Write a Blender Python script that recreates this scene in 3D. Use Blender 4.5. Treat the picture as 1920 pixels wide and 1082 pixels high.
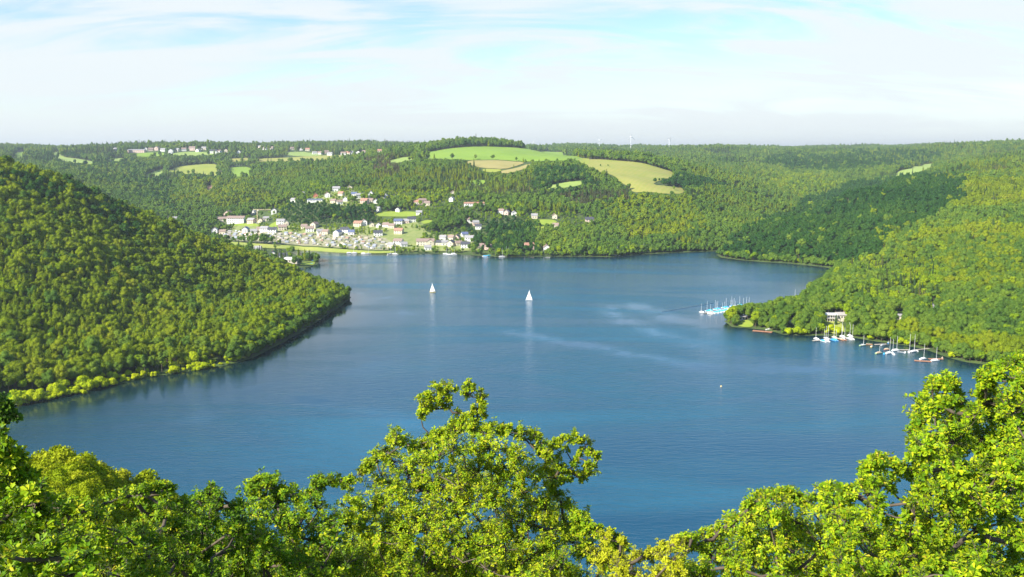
import bpy, math, random
import numpy as np
from mathutils import Vector, Matrix, geometry
random.seed(7)
rng = np.random.default_rng(7)
R = math.radians
S = bpy.context.scene
for o in list(bpy.data.objects):
    bpy.data.objects.remove(o)

# ------------------------------------------------------------------ camera, sky, sun, exposure
FPX, HZ, CAMZ = 1663.0, 290.0, 140.0
PITCH = math.atan((541 - HZ) / FPX)
cam = bpy.data.cameras.new('camera')
cam.sensor_width = 36.0
cam.lens = 36.0 * FPX / 1920.0
cam.clip_start = 0.3
cam.clip_end = 60000
camo = bpy.data.objects.new('camera', cam)
camo.location = (0, 0, CAMZ)
camo.rotation_euler = (math.pi / 2 - PITCH, 0, 0)
S.collection.objects.link(camo)
S.camera = camo

SUN = Vector((-0.66, -0.53, 0.62)).normalized()
SUN_EL = math.asin(SUN.z)
SUN_ROT = math.atan2(SUN.x, SUN.y)
world = bpy.data.worlds.new('World')
S.world = world
world.use_nodes = True
wn, wl = world.node_tree.nodes, world.node_tree.links
wn.clear()


def node(nodes, typ, **kw):
    n = nodes.new(typ)
    for k, v in kw.items():
        if k.startswith('i_'):
            key = k[2:]
            key = int(key) if key.isdigit() else key.replace('_', ' ')
            n.inputs[key].default_value = v
        else:
            setattr(n, k, v)
    return n


SKY_STRENGTH = 0.115
wo = node(wn, 'ShaderNodeOutputWorld')
bg = node(wn, 'ShaderNodeBackground', i_Strength=SKY_STRENGTH)
sky = node(wn, 'ShaderNodeTexSky', sky_type='NISHITA', sun_disc=False, sun_elevation=SUN_EL,
           sun_rotation=SUN_ROT, altitude=400, air_density=1.0, dust_density=0.6, ozone_density=2.0)
tc = node(wn, 'ShaderNodeTexCoord')
sep = node(wn, 'ShaderNodeSeparateXYZ')
wl.new(tc.outputs['Generated'], sep.inputs[0])
# cirrus: the view direction is projected on a high flat layer, noise drawn out along one way
zc = node(wn, 'ShaderNodeMath', operation='MAXIMUM', i_1=0.0)
wl.new(sep.outputs['Z'], zc.inputs[0])
za = node(wn, 'ShaderNodeMath', operation='ADD', i_1=0.26)
wl.new(zc.outputs[0], za.inputs[0])
dx = node(wn, 'ShaderNodeMath', operation='DIVIDE')
dy = node(wn, 'ShaderNodeMath', operation='DIVIDE')
wl.new(sep.outputs['X'], dx.inputs[0]); wl.new(za.outputs[0], dx.inputs[1])
wl.new(sep.outputs['Y'], dy.inputs[0]); wl.new(za.outputs[0], dy.inputs[1])
cmb = node(wn, 'ShaderNodeCombineXYZ')
wl.new(dx.outputs[0], cmb.inputs[0]); wl.new(dy.outputs[0], cmb.inputs[1])
mp = node(wn, 'ShaderNodeMapping')
mp.inputs['Rotation'].default_value = (0, 0, R(-34))
mp.inputs['Scale'].default_value = (0.8, 2.6, 1)
mp.inputs['Location'].default_value = (1.3, 0.4, 0)
wl.new(cmb.outputs[0], mp.inputs[0])
n1 = node(wn, 'ShaderNodeTexNoise', i_Scale=1.5, i_Detail=11.0, i_Roughness=0.60, i_Distortion=0.9)
wl.new(mp.outputs[0], n1.inputs['Vector'])
n2 = node(wn, 'ShaderNodeTexNoise', i_Scale=1.3, i_Detail=3.0, i_Roughness=0.5, i_Distortion=0.3)
wl.new(cmb.outputs[0], n2.inputs['Vector'])
ad = node(wn, 'ShaderNodeMath', operation='MULTIPLY_ADD', i_1=0.6)
wl.new(n2.outputs['Fac'], ad.inputs[0]); wl.new(n1.outputs['Fac'], ad.inputs[2])
cr = node(wn, 'ShaderNodeMapRange', i_1=0.66, i_2=0.90, i_3=0.10, i_4=0.93, interpolation_type='SMOOTHSTEP')
wl.new(ad.outputs[0], cr.inputs[0])
# milky veil that thickens towards the horizon as any cloud layer does
hz = node(wn, 'ShaderNodeMapRange', i_1=0.0, i_2=0.12, i_3=1.0, i_4=0.0, interpolation_type='SMOOTHSTEP')
wl.new(zc.outputs[0], hz.inputs[0])
hi = node(wn, 'ShaderNodeMapRange', i_1=0.15, i_2=0.27, i_3=1.0, i_4=0.08)
wl.new(zc.outputs[0], hi.inputs[0])
m1 = node(wn, 'ShaderNodeMath', operation='MULTIPLY')
wl.new(cr.outputs[0], m1.inputs[0]); wl.new(hi.outputs[0], m1.inputs[1])
mx0 = node(wn, 'ShaderNodeMix', data_type='FLOAT')
wl.new(hz.outputs[0], mx0.inputs[0]); wl.new(m1.outputs[0], mx0.inputs[2]); mx0.inputs[3].default_value = 0.92
mxc = node(wn, 'ShaderNodeMix', data_type='RGBA')
wl.new(mx0.outputs[0], mxc.inputs[0])
hs = node(wn, 'ShaderNodeHueSaturation', i_Saturation=1.18, i_Value=1.0)
wl.new(sky.outputs[0], hs.inputs['Color'])
wl.new(hs.outputs[0], mxc.inputs[6])
CLOUD = node(wn, 'ShaderNodeMix', data_type='RGBA')
CLOUD.inputs[6].default_value = (4.25, 4.62, 4.78, 1)
CLOUD.inputs[7].default_value = (4.6, 4.82, 4.85, 1)
wl.new(n1.outputs['Fac'], CLOUD.inputs[0])
wl.new(CLOUD.outputs[2], mxc.inputs[7])
wl.new(mxc.outputs[2], bg.inputs['Color'])
wl.new(bg.outputs[0], wo.inputs['Surface'])

sl = bpy.data.lights.new('sun', 'SUN')
sl.energy = 5.0
sl.angle = R(0.55)
sl.color = (1.0, 0.94, 0.82)
so = bpy.data.objects.new('sun', sl)
so.rotation_euler = SUN.to_track_quat('Z', 'Y').to_euler()
so.location = (0, 0, 400)
S.collection.objects.link(so)
S.view_settings.view_transform = 'Standard'
S.view_settings.look = 'None'
S.view_settings.exposure = 0.85
S.view_settings.gamma = 1.0
S.view_settings.use_curve_mapping = False
S.cycles.volume_bounces = 0
S.cycles.max_bounces = 6
S.cycles.diffuse_bounces = 3
S.cycles.glossy_bounces = 2
S.cycles.transmission_bounces = 3
S.cycles.transparent_max_bounces = 4

# ------------------------------------------------------------------ small helpers
CT, ST = math.cos(PITCH), math.sin(PITCH)


def raydir(px, py):
    u = (np.asarray(px, float) - 960) / FPX
    v = -(np.asarray(py, float) - 541) / FPX
    return u, CT + v * ST, -ST + v * CT


def atY(px, py, Y):
    dx_, dy_, dz_ = raydir(px, py)
    t = Y / dy_
    return np.array([dx_ * t, np.full_like(dx_ * t, Y) if np.ndim(Y) == 0 else Y, CAMZ + dz_ * t]).T


def sea(px, py):
    dx_, dy_, dz_ = raydir(px, py)
    t = -CAMZ / dz_
    return (float(dx_ * t), float(dy_ * t))


def proj(x, y, z):
    x, y, z = (np.asarray(a, float) for a in (x, y, z))
    dz_ = z - CAMZ
    f = y * CT - dz_ * ST
    v = y * ST + dz_ * CT
    f = np.where(f > 0.1, f, 0.1)
    return 960 + FPX * x / f, 541 - FPX * v / f


def inpoly(x, y, poly):
    x, y = np.asarray(x, float), np.asarray(y, float)
    r = np.zeros(x.shape, bool)
    n = len(poly)
    for i in range(n):
        x0, y0 = poly[i]; x1, y1 = poly[(i + 1) % n]
        if y0 == y1:
            continue
        c = ((y0 > y) != (y1 > y)) & (x < (x1 - x0) * (y - y0) / (y1 - y0) + x0)
        r ^= c
    return r


def polydist(x, y, poly, closed=True):
    d = np.full(np.shape(x), 1e9)
    n = len(poly)
    for i in range(n if closed else n - 1):
        x0, y0 = poly[i]; x1, y1 = poly[(i + 1) % n]
        ex, ey = x1 - x0, y1 - y0
        L = ex * ex + ey * ey + 1e-9
        t = np.clip(((x - x0) * ex + (y - y0) * ey) / L, 0, 1)
        d = np.minimum(d, np.hypot(x - x0 - t * ex, y - y0 - t * ey))
    return d


_perm = rng.random((256, 256))


def vnoise(x, y, s, seed=0):
    x = np.asarray(x, float) / s + 17.3 * seed + 500
    y = np.asarray(y, float) / s + 31.7 * seed + 500
    xi, yi = np.floor(x).astype(int), np.floor(y).astype(int)
    fx, fy = x - xi, y - yi
    fx, fy = fx * fx * (3 - 2 * fx), fy * fy * (3 - 2 * fy)
    g = lambda a, b: _perm[a % 256, b % 256]
    return (g(xi, yi) * (1 - fx) + g(xi + 1, yi) * fx) * (1 - fy) + (g(xi, yi + 1) * (1 - fx) + g(xi + 1, yi + 1) * fx) * fy


def fbm(x, y, s, o=4, seed=0):
    a, t, w = 0, 0, 1.0
    for k in range(o):
        a = a + w * (vnoise(x, y, s / 2 ** k, seed + k) - 0.5) * 2
        t += w; w *= 0.5
    return a / t


def tag(o, label=None, cat=None, group=None, kind=None):
    if label: o['label'] = label
    if cat: o['category'] = cat
    if group: o['group'] = group
    if kind: o['kind'] = kind
    return o


def npmesh(name, verts, faces, mats=(), matidx=None, attr=None, smooth=False):
    """faces: (n,3) or (n,4) int array"""
    me = bpy.data.meshes.new(name)
    verts = np.asarray(verts, np.float32); faces = np.asarray(faces, np.int32)
    k = faces.shape[1]
    me.vertices.add(len(verts)); me.vertices.foreach_set('co', verts.ravel())
    me.loops.add(faces.size); me.loops.foreach_set('vertex_index', faces.ravel())
    me.polygons.add(len(faces))
    me.polygons.foreach_set('loop_start', np.arange(0, faces.size, k, dtype=np.int32))
    me.polygons.foreach_set('loop_total', np.full(len(faces), k, np.int32))
    for m in mats: me.materials.append(m)
    if matidx is not None: me.polygons.foreach_set('material_index', np.asarray(matidx, np.int32))
    if smooth: me.polygons.foreach_set('use_smooth', np.ones(len(faces), bool))
    for nm, data in (attr or {}).items():
        if np.ndim(data) == 2:
            a = me.attributes.new(nm, 'FLOAT_COLOR', 'POINT')
            a.data.foreach_set('color', np.asarray(data, np.float32).ravel())
        else:
            a = me.attributes.new(nm, 'FLOAT', 'POINT')
            a.data.foreach_set('value', np.asarray(data, np.float32).ravel())
    me.update(calc_edges=True)
    return me


def link(name, data, parent=None, loc=None, rot=None):
    o = bpy.data.objects.new(name, data)
    S.collection.objects.link(o)
    if parent is not None: o.parent = parent
    if loc is not None: o.location = loc
    if rot is not None: o.rotation_euler = rot
    return o


# ------------------------------------------------------------------ materials
def newmat(name):
    m = bpy.data.materials.new(name)
    m.use_nodes = True
    m.node_tree.nodes.clear()
    return m, m.node_tree.nodes, m.node_tree.links


_pm = {}


def paint(name, col, rough=0.6, var=0.12, scale=1.5, metal=0.0):
    """plain coloured surface with fine procedural wear"""
    if name in _pm: return _pm[name]
    m, n, l = newmat(name)
    out = node(n, 'ShaderNodeOutputMaterial')
    b = node(n, 'ShaderNodeBsdfPrincipled', i_Roughness=rough, i_Metallic=metal)
    t = node(n, 'ShaderNodeTexCoord')
    ns = node(n, 'ShaderNodeTexNoise', i_Scale=scale, i_Detail=5.0)
    l.new(t.outputs['Object'], ns.inputs['Vector'])
    mr = node(n, 'ShaderNodeMapRange', i_1=0.3, i_2=0.7, i_3=1 - var, i_4=1 + var)
    l.new(ns.outputs['Fac'], mr.inputs[0])
    mx = node(n, 'ShaderNodeVectorMath', operation='SCALE')
    mx.inputs[0].default_value = col
    l.new(mr.outputs[0], mx.inputs['Scale'])
    l.new(mx.outputs[0], b.inputs['Base Color'])
    l.new(b.outputs[0], out.inputs[0])
    _pm[name] = m
    return m


def crown_material(name, stops, trans=0.25, warm=0.0, instancer_scale=0.006):
    """foliage: the colour differs from stand to stand and from tree to tree"""
    m, n, l = newmat(name)
    out = node(n, 'ShaderNodeOutputMaterial')
    oi = node(n, 'ShaderNodeObjectInfo')
    ns = node(n, 'ShaderNodeTexNoise', i_Scale=instancer_scale, i_Detail=4.0, i_Roughness=0.65)
    l.new(oi.outputs['Location'], ns.inputs['Vector'])
    st = node(n, 'ShaderNodeMapRange', i_1=0.34, i_2=0.66, i_3=0.0, i_4=1.0)
    l.new(ns.outputs['Fac'], st.inputs[0])
    mx = node(n, 'ShaderNodeMix', data_type='FLOAT', i_0=0.48)
    l.new(st.outputs[0], mx.inputs[2]); l.new(oi.outputs['Random'], mx.inputs[3])
    rp = node(n, 'ShaderNodeValToRGB')
    el = rp.color_ramp.elements
    while len(el) < len(stops): el.new(0.5)
    for e, (p, c) in zip(el, stops):
        e.position = p; e.color = (*c, 1)
    l.new(mx.outputs[0], rp.inputs[0])
    at = node(n, 'ShaderNodeAttribute', attribute_name='rnd')
    mr = node(n, 'ShaderNodeMapRange', i_1=0.0, i_2=1.0, i_3=0.62, i_4=1.38)
    l.new(at.outputs['Fac'], mr.inputs[0])
    sc = node(n, 'ShaderNodeVectorMath', operation='SCALE')
    l.new(rp.outputs[0], sc.inputs[0]); l.new(mr.outputs[0], sc.inputs['Scale'])
    d = node(n, 'ShaderNodeBsdfDiffuse')
    t = node(n, 'ShaderNodeBsdfTranslucent')
    l.new(sc.outputs[0], d.inputs[0])
    tv = node(n, 'ShaderNodeVectorMath', operation='MULTIPLY')
    tv.inputs[1].default_value = (1.5, 1.35, 0.5)
    l.new(sc.outputs[0], tv.inputs[0]); l.new(tv.outputs[0], t.inputs[0])
    ms = node(n, 'ShaderNodeMixShader', i_0=trans)
    l.new(d.outputs[0], ms.inputs[1]); l.new(t.outputs[0], ms.inputs[2])
    l.new(ms.outputs[0], out.inputs[0])
    return m


M_BROAD = crown_material('broadleaf_foliage', [(0.0, (0.060, 0.135, 0.026)), (0.3, (0.100, 0.190, 0.028)),
                                               (0.6, (0.150, 0.245, 0.030)), (0.85, (0.205, 0.290, 0.030)), (1.0, (0.28, 0.36, 0.024))])
M_OLIVE = crown_material('hillside_oak_foliage', [(0.0, (0.095, 0.155, 0.013)), (0.35, (0.180, 0.250, 0.013)),
                                                  (0.65, (0.245, 0.320, 0.013)), (0.85, (0.26, 0.295, 0.018)), (1.0, (0.30, 0.39, 0.014))],
                         instancer_scale=0.012)
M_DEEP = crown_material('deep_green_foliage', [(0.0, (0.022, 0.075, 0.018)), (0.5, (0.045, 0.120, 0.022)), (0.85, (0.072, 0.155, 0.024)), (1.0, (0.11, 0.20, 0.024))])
M_RUST = crown_material('browning_spruce_needles', [(0.0, (0.06, 0.085, 0.03)), (0.5, (0.11, 0.115, 0.045)), (1.0, (0.19, 0.14, 0.075))], trans=0.1)
M_CONI = crown_material('conifer_needles', [(0.0, (0.030, 0.075, 0.026)), (0.5, (0.060, 0.115, 0.028)),
                                            (0.8, (0.11, 0.135, 0.036)), (1.0, (0.17, 0.14, 0.06))], trans=0.1)
M_LIME = crown_material('lime_green_foliage', [(0.0, (0.15, 0.27, 0.012)), (0.5, (0.24, 0.35, 0.012)), (1.0, (0.36, 0.42, 0.014))])
M_BIRCH = crown_material('birch_foliage', [(0.0, (0.20, 0.30, 0.014)), (0.5, (0.30, 0.37, 0.014)), (1.0, (0.42, 0.43, 0.03))])
M_BARK = paint('bark', (0.12, 0.09, 0.065), 0.9, 0.3, 4.0)
M_PALEBARK = paint('pale_bark', (0.45, 0.42, 0.36), 0.9, 0.3, 4.0)


def ground_material():
    m, n, l = newmat('hill_ground')
    out = node(n, 'ShaderNodeOutputMaterial')
    b = node(n, 'ShaderNodeBsdfPrincipled', i_Roughness=0.95)
    t = node(n, 'ShaderNodeTexCoord')
    ns = node(n, 'ShaderNodeTexNoise', i_Scale=0.05, i_Detail=8.0, i_Roughness=0.7)
    l.new(t.outputs['Object'], ns.inputs['Vector'])
    rp = node(n, 'ShaderNodeValToRGB')
    rp.color_ramp.elements[0].position = 0.35; rp.color_ramp.elements[0].color = (0.04, 0.075, 0.014, 1)
    rp.color_ramp.elements[1].position = 0.68; rp.color_ramp.elements[1].color = (0.10, 0.15, 0.025, 1)
    l.new(ns.outputs['Fac'], rp.inputs[0])
    l.new(rp.outputs[0], b.inputs['Base Color'])
    l.new(b.outputs[0], out.inputs[0])
    return m


def field_material(name, c1, c2, stripe=0.0, ang=0.0, scale=0.02):
    m, n, l = newmat(name)
    out = node(n, 'ShaderNodeOutputMaterial')
    b = node(n, 'ShaderNodeBsdfPrincipled', i_Roughness=0.95)
    t = node(n, 'ShaderNodeTexCoord')
    ns = node(n, 'ShaderNodeTexNoise', i_Scale=scale, i_Detail=8.0, i_Roughness=0.7, i_Distortion=0.4)
    l.new(t.outputs['Object'], ns.inputs['Vector'])
    mp = node(n, 'ShaderNodeMapping')
    mp.inputs['Rotation'].default_value = (0, 0, ang)
    l.new(t.outputs['Object'], mp.inputs[0])
    wv = node(n, 'ShaderNodeTexWave', i_Scale=0.035, i_Distortion=1.5, i_Detail=3.0)
    l.new(mp.outputs[0], wv.inputs[0])
    mx0 = node(n, 'ShaderNodeMix', data_type='FLOAT', i_0=stripe)
    l.new(ns.outputs['Fac'], mx0.inputs[2]); l.new(wv.outputs['Fac'], mx0.inputs[3])
    mr = node(n, 'ShaderNodeMapRange', i_1=0.3, i_2=0.7)
    l.new(mx0.outputs[0], mr.inputs[0])
    mx = node(n, 'ShaderNodeMix', data_type='RGBA')
    mx.inputs[6].default_value = (*c1, 1); mx.inputs[7].default_value = (*c2, 1)
    l.new(mr.outputs[0], mx.inputs[0])
    l.new(mx.outputs[2], b.inputs['Base Color'])
    l.new(b.outputs[0], out.inputs[0])
    return m


def water_material():
    m, n, l = newmat('lake_water')
    out = node(n, 'ShaderNodeOutputMaterial')
    b = node(n, 'ShaderNodeBsdfPrincipled', i_IOR=1.333, i_Roughness=0.08)
    b.inputs['Specular IOR Level'].default_value = 0.5
    t = node(n, 'ShaderNodeTexCoord')
    # wind patches: slow noise drawn out across the lake
    mpa = node(n, 'ShaderNodeMapping')
    mpa.inputs['Rotation'].default_value = (0, 0, R(24)); mpa.inputs['Scale'].default_value = (0.0028, 0.0100, 1)
    l.new(t.outputs['Object'], mpa.inputs[0])
    pa = node(n, 'ShaderNodeTexNoise', i_Scale=1.0, i_Detail=5.0, i_Roughness=0.55, i_Distortion=1.3)
    l.new(mpa.outputs[0], pa.inputs['Vector'])
    fac = node(n, 'ShaderNodeMapRange', i_1=0.38, i_2=0.68, interpolation_type='SMOOTHSTEP')
    l.new(pa.outputs['Fac'], fac.inputs[0])
    # ripples
    mpb = node(n, 'ShaderNodeMapping')
    mpb.inputs['Rotation'].default_value = (0, 0, R(-32)); mpb.inputs['Scale'].default_value = (0.10, 0.42, 1)
    l.new(t.outputs['Object'], mpb.inputs[0])
    rb = node(n, 'ShaderNodeTexNoise', i_Scale=1.0, i_Detail=4.0, i_Roughness=0.6, i_Distortion=0.3)
    l.new(mpb.outputs[0], rb.inputs['Vector'])
    rc = node(n, 'ShaderNodeTexNoise', i_Scale=0.9, i_Detail=4.0, i_Roughness=0.65)
    l.new(t.outputs['Object'], rc.inputs['Vector'])
    sm = node(n, 'ShaderNodeMath', operation='MULTIPLY_ADD', i_1=0.35)
    l.new(rc.outputs['Fac'], sm.inputs[0]); l.new(rb.outputs['Fac'], sm.inputs[2])
    bs = node(n, 'ShaderNodeMapRange', i_1=0.0, i_2=1.0, i_3=0.25, i_4=0.85)
    l.new(fac.outputs[0], bs.inputs[0])
    sh = node(n, 'ShaderNodeAttribute', attribute_name='shelter')
    sk = node(n, 'ShaderNodeAttribute', attribute_name='slick')
    brk = node(n, 'ShaderNodeTexNoise', i_Scale=0.03, i_Detail=4.0)
    l.new(t.outputs['Object'], brk.inputs['Vector'])
    bm_ = node(n, 'ShaderNodeMapRange', i_1=0.32, i_2=0.55, i_3=0.1, i_4=0.95)
    l.new(brk.outputs['Fac'], bm_.inputs[0])
    sk2 = node(n, 'ShaderNodeMath', operation='MULTIPLY')
    l.new(sk.outputs['Fac'], sk2.inputs[0]); l.new(bm_.outputs[0], sk2.inputs[1])
    calm = node(n, 'ShaderNodeMath', operation='MAXIMUM')
    l.new(sh.outputs['Fac'], calm.inputs[0]); l.new(sk2.outputs[0], calm.inputs[1])
    wind = node(n, 'ShaderNodeMapRange', i_1=0.0, i_2=1.0, i_3=1.0, i_4=0.02)
    l.new(calm.outputs[0], wind.inputs[0])
    bq = node(n, 'ShaderNodeMath', operation='MULTIPLY')
    l.new(bs.outputs[0], bq.inputs[0]); l.new(wind.outputs[0], bq.inputs[1])
    bp = node(n, 'ShaderNodeBump', i_Distance=1.1)
    l.new(bq.outputs[0], bp.inputs['Strength'])
    l.new(sm.outputs[0], bp.inputs['Height'])
    l.new(bp.outputs[0], b.inputs['Normal'])
    rr = node(n, 'ShaderNodeMapRange', i_1=0.0, i_2=1.0, i_3=0.05, i_4=0.2)
    l.new(fac.outputs[0], rr.inputs[0]); l.new(rr.outputs[0], b.inputs['Roughness'])
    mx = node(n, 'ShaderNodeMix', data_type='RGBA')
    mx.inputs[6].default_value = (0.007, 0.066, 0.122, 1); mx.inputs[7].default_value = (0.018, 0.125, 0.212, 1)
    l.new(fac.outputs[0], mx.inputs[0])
    # dark reflection of the hillsides put into the water colour near the banks
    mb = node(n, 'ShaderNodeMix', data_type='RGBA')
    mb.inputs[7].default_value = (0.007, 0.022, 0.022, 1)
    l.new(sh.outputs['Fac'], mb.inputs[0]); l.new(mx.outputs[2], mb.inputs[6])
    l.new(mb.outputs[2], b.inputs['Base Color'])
    l.new(b.outputs[0], out.inputs[0])
    return m


# ------------------------------------------------------------------ lake outline and height field
LAKE = [(-1400, 330), (-600, 258), (-250, 215), (0, 200), (250, 205), (420, 255), (650, 340), (1100, 430), (1100, 560), (700, 556)]
LAKE += [sea(*p) for p in [(2100, 712), (1920, 693), (1810, 679), (1770, 668), (1735, 655), (1700, 648), (1640, 640), (1600, 633), (1560, 629), (1520, 629), (1470, 628), (1440, 619), (1410, 616),
                           (1372, 613), (1358, 602), (1372, 595), (1440, 588), (1490, 572), (1520, 548), (1548, 527), (1566, 509),
                           (1560, 503), (1520, 498), (1480, 494), (1400, 489), (1352, 483), (1342, 477), (1400, 472), (1400, 470), (1330, 471), (1260, 474),
                           (1200, 477), (1150, 482), (1100, 481), (1000, 481), (950, 482), (905, 480), (850, 476), (800, 475), (740, 476), (690, 476),
                           (640, 473), (600, 470), (562, 468), (548, 474), (565, 482), (598, 488), (596, 496), (570, 502), (545, 503), (530, 506),
                           (572, 524), (608, 541), (648, 554), (659, 557), (654, 562), (640, 573), (600, 600), (562, 624), (520, 648), (470, 673),
                           (400, 690), (330, 699), (260, 711), (200, 726), (150, 737), (100, 748), (30, 760), (-60, 775), (-200, 790), (-400, 800)]]
LAKE += [(-1400, 560)]

TH = 13.0
CP = []   # (X, Y, z)


def cp(lst, canopy=True):
    for px, py, Y in lst:
        p = atY(px, py, float(Y))
        CP.append((p[0], p[1], max(p[2] - ((TH + 8 * min(1, max(0, (Y - 2200) / 800))) if canopy else 0), 0.5)))


# our own slope
for x, y, z in [(0, -60, 141), (0, 2, 136.5), (-30, 2, 137), (30, 2, 136), (-200, 0, 138), (200, 0, 132), (-600, -60, 150), (600, -60, 140), (0, -300, 150),
                (0, 30, 121), (0, 60, 103), (0, 120, 60), (0, 170, 20), (60, 30, 119), (60, 70, 95), (60, 130, 48), (-15, 30, 123),
                (-90, 90, 78), (-200, 100, 60), (-400, 130, 60), (300, 120, 50), (150, 60, 95), (-600, 100, 90), (600, 150, 60), (-130, 40, 108), (130, 20, 120)]:
    CP.append((x, y, z))
cp([(0, 822, 88), (100, 838, 92), (200, 862, 96), (300, 898, 100), (390, 940, 104)])
# left hill
cp([(-420, 190, 760), (-200, 225, 820), (0, 284, 850), (60, 302, 865), (100, 313, 870), (200, 362, 890), (300, 415, 900), (400, 452, 915), (500, 495, 930), (600, 530, 935),
    (0, 420, 700), (0, 550, 590), (0, 650, 520), (150, 450, 730), (150, 580, 610), (150, 660, 540), (300, 520, 760), (300, 610, 650), (450, 560, 800), (450, 620, 700),
    (560, 560, 850), (-300, 500, 620), (-300, 700, 500), (0, 350, 780), (150, 380, 820)])
for x, y, z in [(-560, 1050, 60), (-350, 1050, 30), (-620, 1300, 22), (-900, 1100, 120), (-900, 1500, 70), (-480, 1180, 16), (-300, 1040, 8), (-1300, 800, 190), (-1500, 1300, 190)]:
    CP.append((x, y, z))
# land behind it, with the village at its foot
cp([(100, 318, 1900), (100, 299, 2600), (100, 277, 3400), (-200, 300, 2000), (-200, 276, 3400),
    (250, 392, 1700), (250, 360, 1900), (250, 325, 2300), (250, 297, 2800), (250, 272, 3300),
    (330, 408, 1500), (400, 395, 1600), (400, 360, 1850), (400, 325, 2300), (400, 295, 2800), (400, 269, 3300),
    (480, 380, 1700), (550, 350, 1850), (550, 325, 2100), (550, 298, 2600), (550, 274, 3300),
    (700, 330, 1850), (700, 305, 2050), (700, 284, 2500), (700, 276, 2900), (620, 335, 1800)])
cp([(420, 458, 1330), (480, 462, 1310), (600, 460, 1320), (700, 468, 1290), (740, 465, 1290), (400, 448, 1400), (430, 425, 1480), (500, 438, 1400), (600, 440, 1390), (520, 422, 1460), (515, 400, 1560),
    (640, 380, 1560), (590, 378, 1560), (700, 385, 1540), (640, 360, 1640), (640, 405, 1480), (720, 424, 1420), (760, 405, 1470), (790, 385, 1540), (790, 460, 1310),
    (860, 460, 1300), (850, 370, 1570), (890, 388, 1500), (900, 425, 1400), (950, 402, 1470), (1005, 408, 1430), (1040, 425, 1390), (1105, 415, 1420),
    (340, 418, 1480), (530, 490, 1130), (560, 493, 1125)], canopy=False)
# main hill with the green meadow
cp([(700, 352, 1720), (800, 350, 1700), (850, 325, 1800), (780, 318, 1860), (900, 350, 1680), (1000, 350, 1620), (1000, 318, 1760), (1100, 355, 1600), (1050, 330, 1680),
    (1200, 410, 1390), (1200, 372, 1500), (1300, 440, 1320), (1300, 385, 1490), (1100, 450, 1290), (1100, 400, 1440), (1000, 445, 1300), (930, 440, 1330), (1330, 350, 1640), (1300, 325, 1850)])
cp([(780, 298, 2020), (870, 300, 2000), (980, 304, 1950), (1090, 298, 1960), (850, 277, 2380), (950, 277, 2420), (1040, 285, 2300),
    (1100, 318, 1780), (1180, 335, 1690), (1190, 360, 1590), (1280, 360, 1620), (1265, 327, 1820), (1150, 300, 1980), (1210, 308, 1960), (1060, 350, 1640), (1050, 345, 1660)], canopy=False)
cp([(780, 274, 2500), (850, 260, 2540), (900, 259, 2560), (950, 262, 2560), (1000, 271, 2480), (1100, 286, 2400), (900, 272, 3200), (1000, 280, 3300)])
for x, y, z in [(300, 2700, 95), (0, 3000, 120), (500, 2400, 90)]:
    CP.append((x, y, z))
# plateau on the right and the side valley
cp([(1200, 293, 3000), (1200, 278, 4300), (1300, 298, 2600), (1300, 288, 3200), (1300, 275, 4500), (1400, 330, 2100), (1400, 305, 2900), (1400, 288, 3600), (1400, 276, 4600),
    (1500, 345, 2300), (1500, 315, 2800), (1500, 292, 3500), (1500, 276, 4600), (1600, 330, 2500), (1600, 300, 3100), (1600, 275, 4500), (1450, 375, 1950), (1550, 372, 2150),
    (1350, 380, 1650), (1400, 400, 1600), (1400, 360, 1750), (1680, 322, 2500), (1700, 300, 3100), (1700, 272, 4200), (1800, 270, 3800), (1900, 268, 3300), (2100, 262, 3000)])
for x, y, z in [(430, 1500, 8), (520, 1650, 10), (680, 1850, 25), (480, 1420, 5), (850, 2200, 50)]:
    CP.append((x, y, z))
# headlands on the right
cp([(1400, 440, 1270), (1450, 412, 1300), (1500, 390, 1350), (1600, 350, 1480), (1700, 326, 1680), (1800, 300, 2050), (1920, 281, 2500), (2100, 270, 2400),
    (1450, 455, 1200), (1500, 440, 1190), (1560, 470, 1130), (1600, 420, 1230), (1620, 465, 1090), (1700, 400, 1280), (1700, 355, 1500), (1760, 440, 1060), (1900, 340, 1600), (1900, 400, 1150),
    (1800, 370, 1400), (1800, 500, 850), (1900, 470, 880), (1620, 500, 1010), (1660, 520, 920), (1900, 570, 700), (1760, 560, 780), (2100, 450, 900), (2100, 560, 700), (2200, 350, 1300)])
cp([(1565, 592, 745), (1500, 608, 715), (1440, 608, 720), (1600, 585, 765), (1755, 578, 790), (1690, 592, 755), (1590, 560, 820), (1560, 560, 830)], canopy=False)
for x, y, z in [(-3500, 3500, 150), (3500, 3500, 190), (-2500, 5500, 150), (0, 5500, 165), (2500, 5500, 190), (-4500, 7500, 150), (4500, 7500, 180), (0, 7500, 160),
                (-2500, 1800, 150), (2500, 1500, 190), (1500, 900, 130), (1200, 200, 90), (-1200, 100, 100), (-2500, 600, 160), (2500, 300, 150)]:
    CP.append((x, y, z))
for i in range(0, len(LAKE)):
    CP.append((LAKE[i][0], LAKE[i][1], 0.8))
CP = np.array(CP)
# warp distance so far control points act over wider areas
SC = 100.0


def _phi(r2):
    return np.sqrt(r2 + (0.15) ** 2)


P = CP[:, :2] / SC
A = _phi(((P[:, None, :] - P[None, :, :]) ** 2).sum(2))
n_ = len(P)
K = np.zeros((n_ + 3, n_ + 3))
K[:n_, :n_] = A - np.eye(n_) * 0.10
K[:n_, n_] = 1; K[n_, :n_] = 1; K[:n_, n_ + 1:] = P; K[n_ + 1:, :n_] = P.T
W = np.linalg.solve(K, np.concatenate([CP[:, 2], [0, 0, 0]]))

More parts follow.
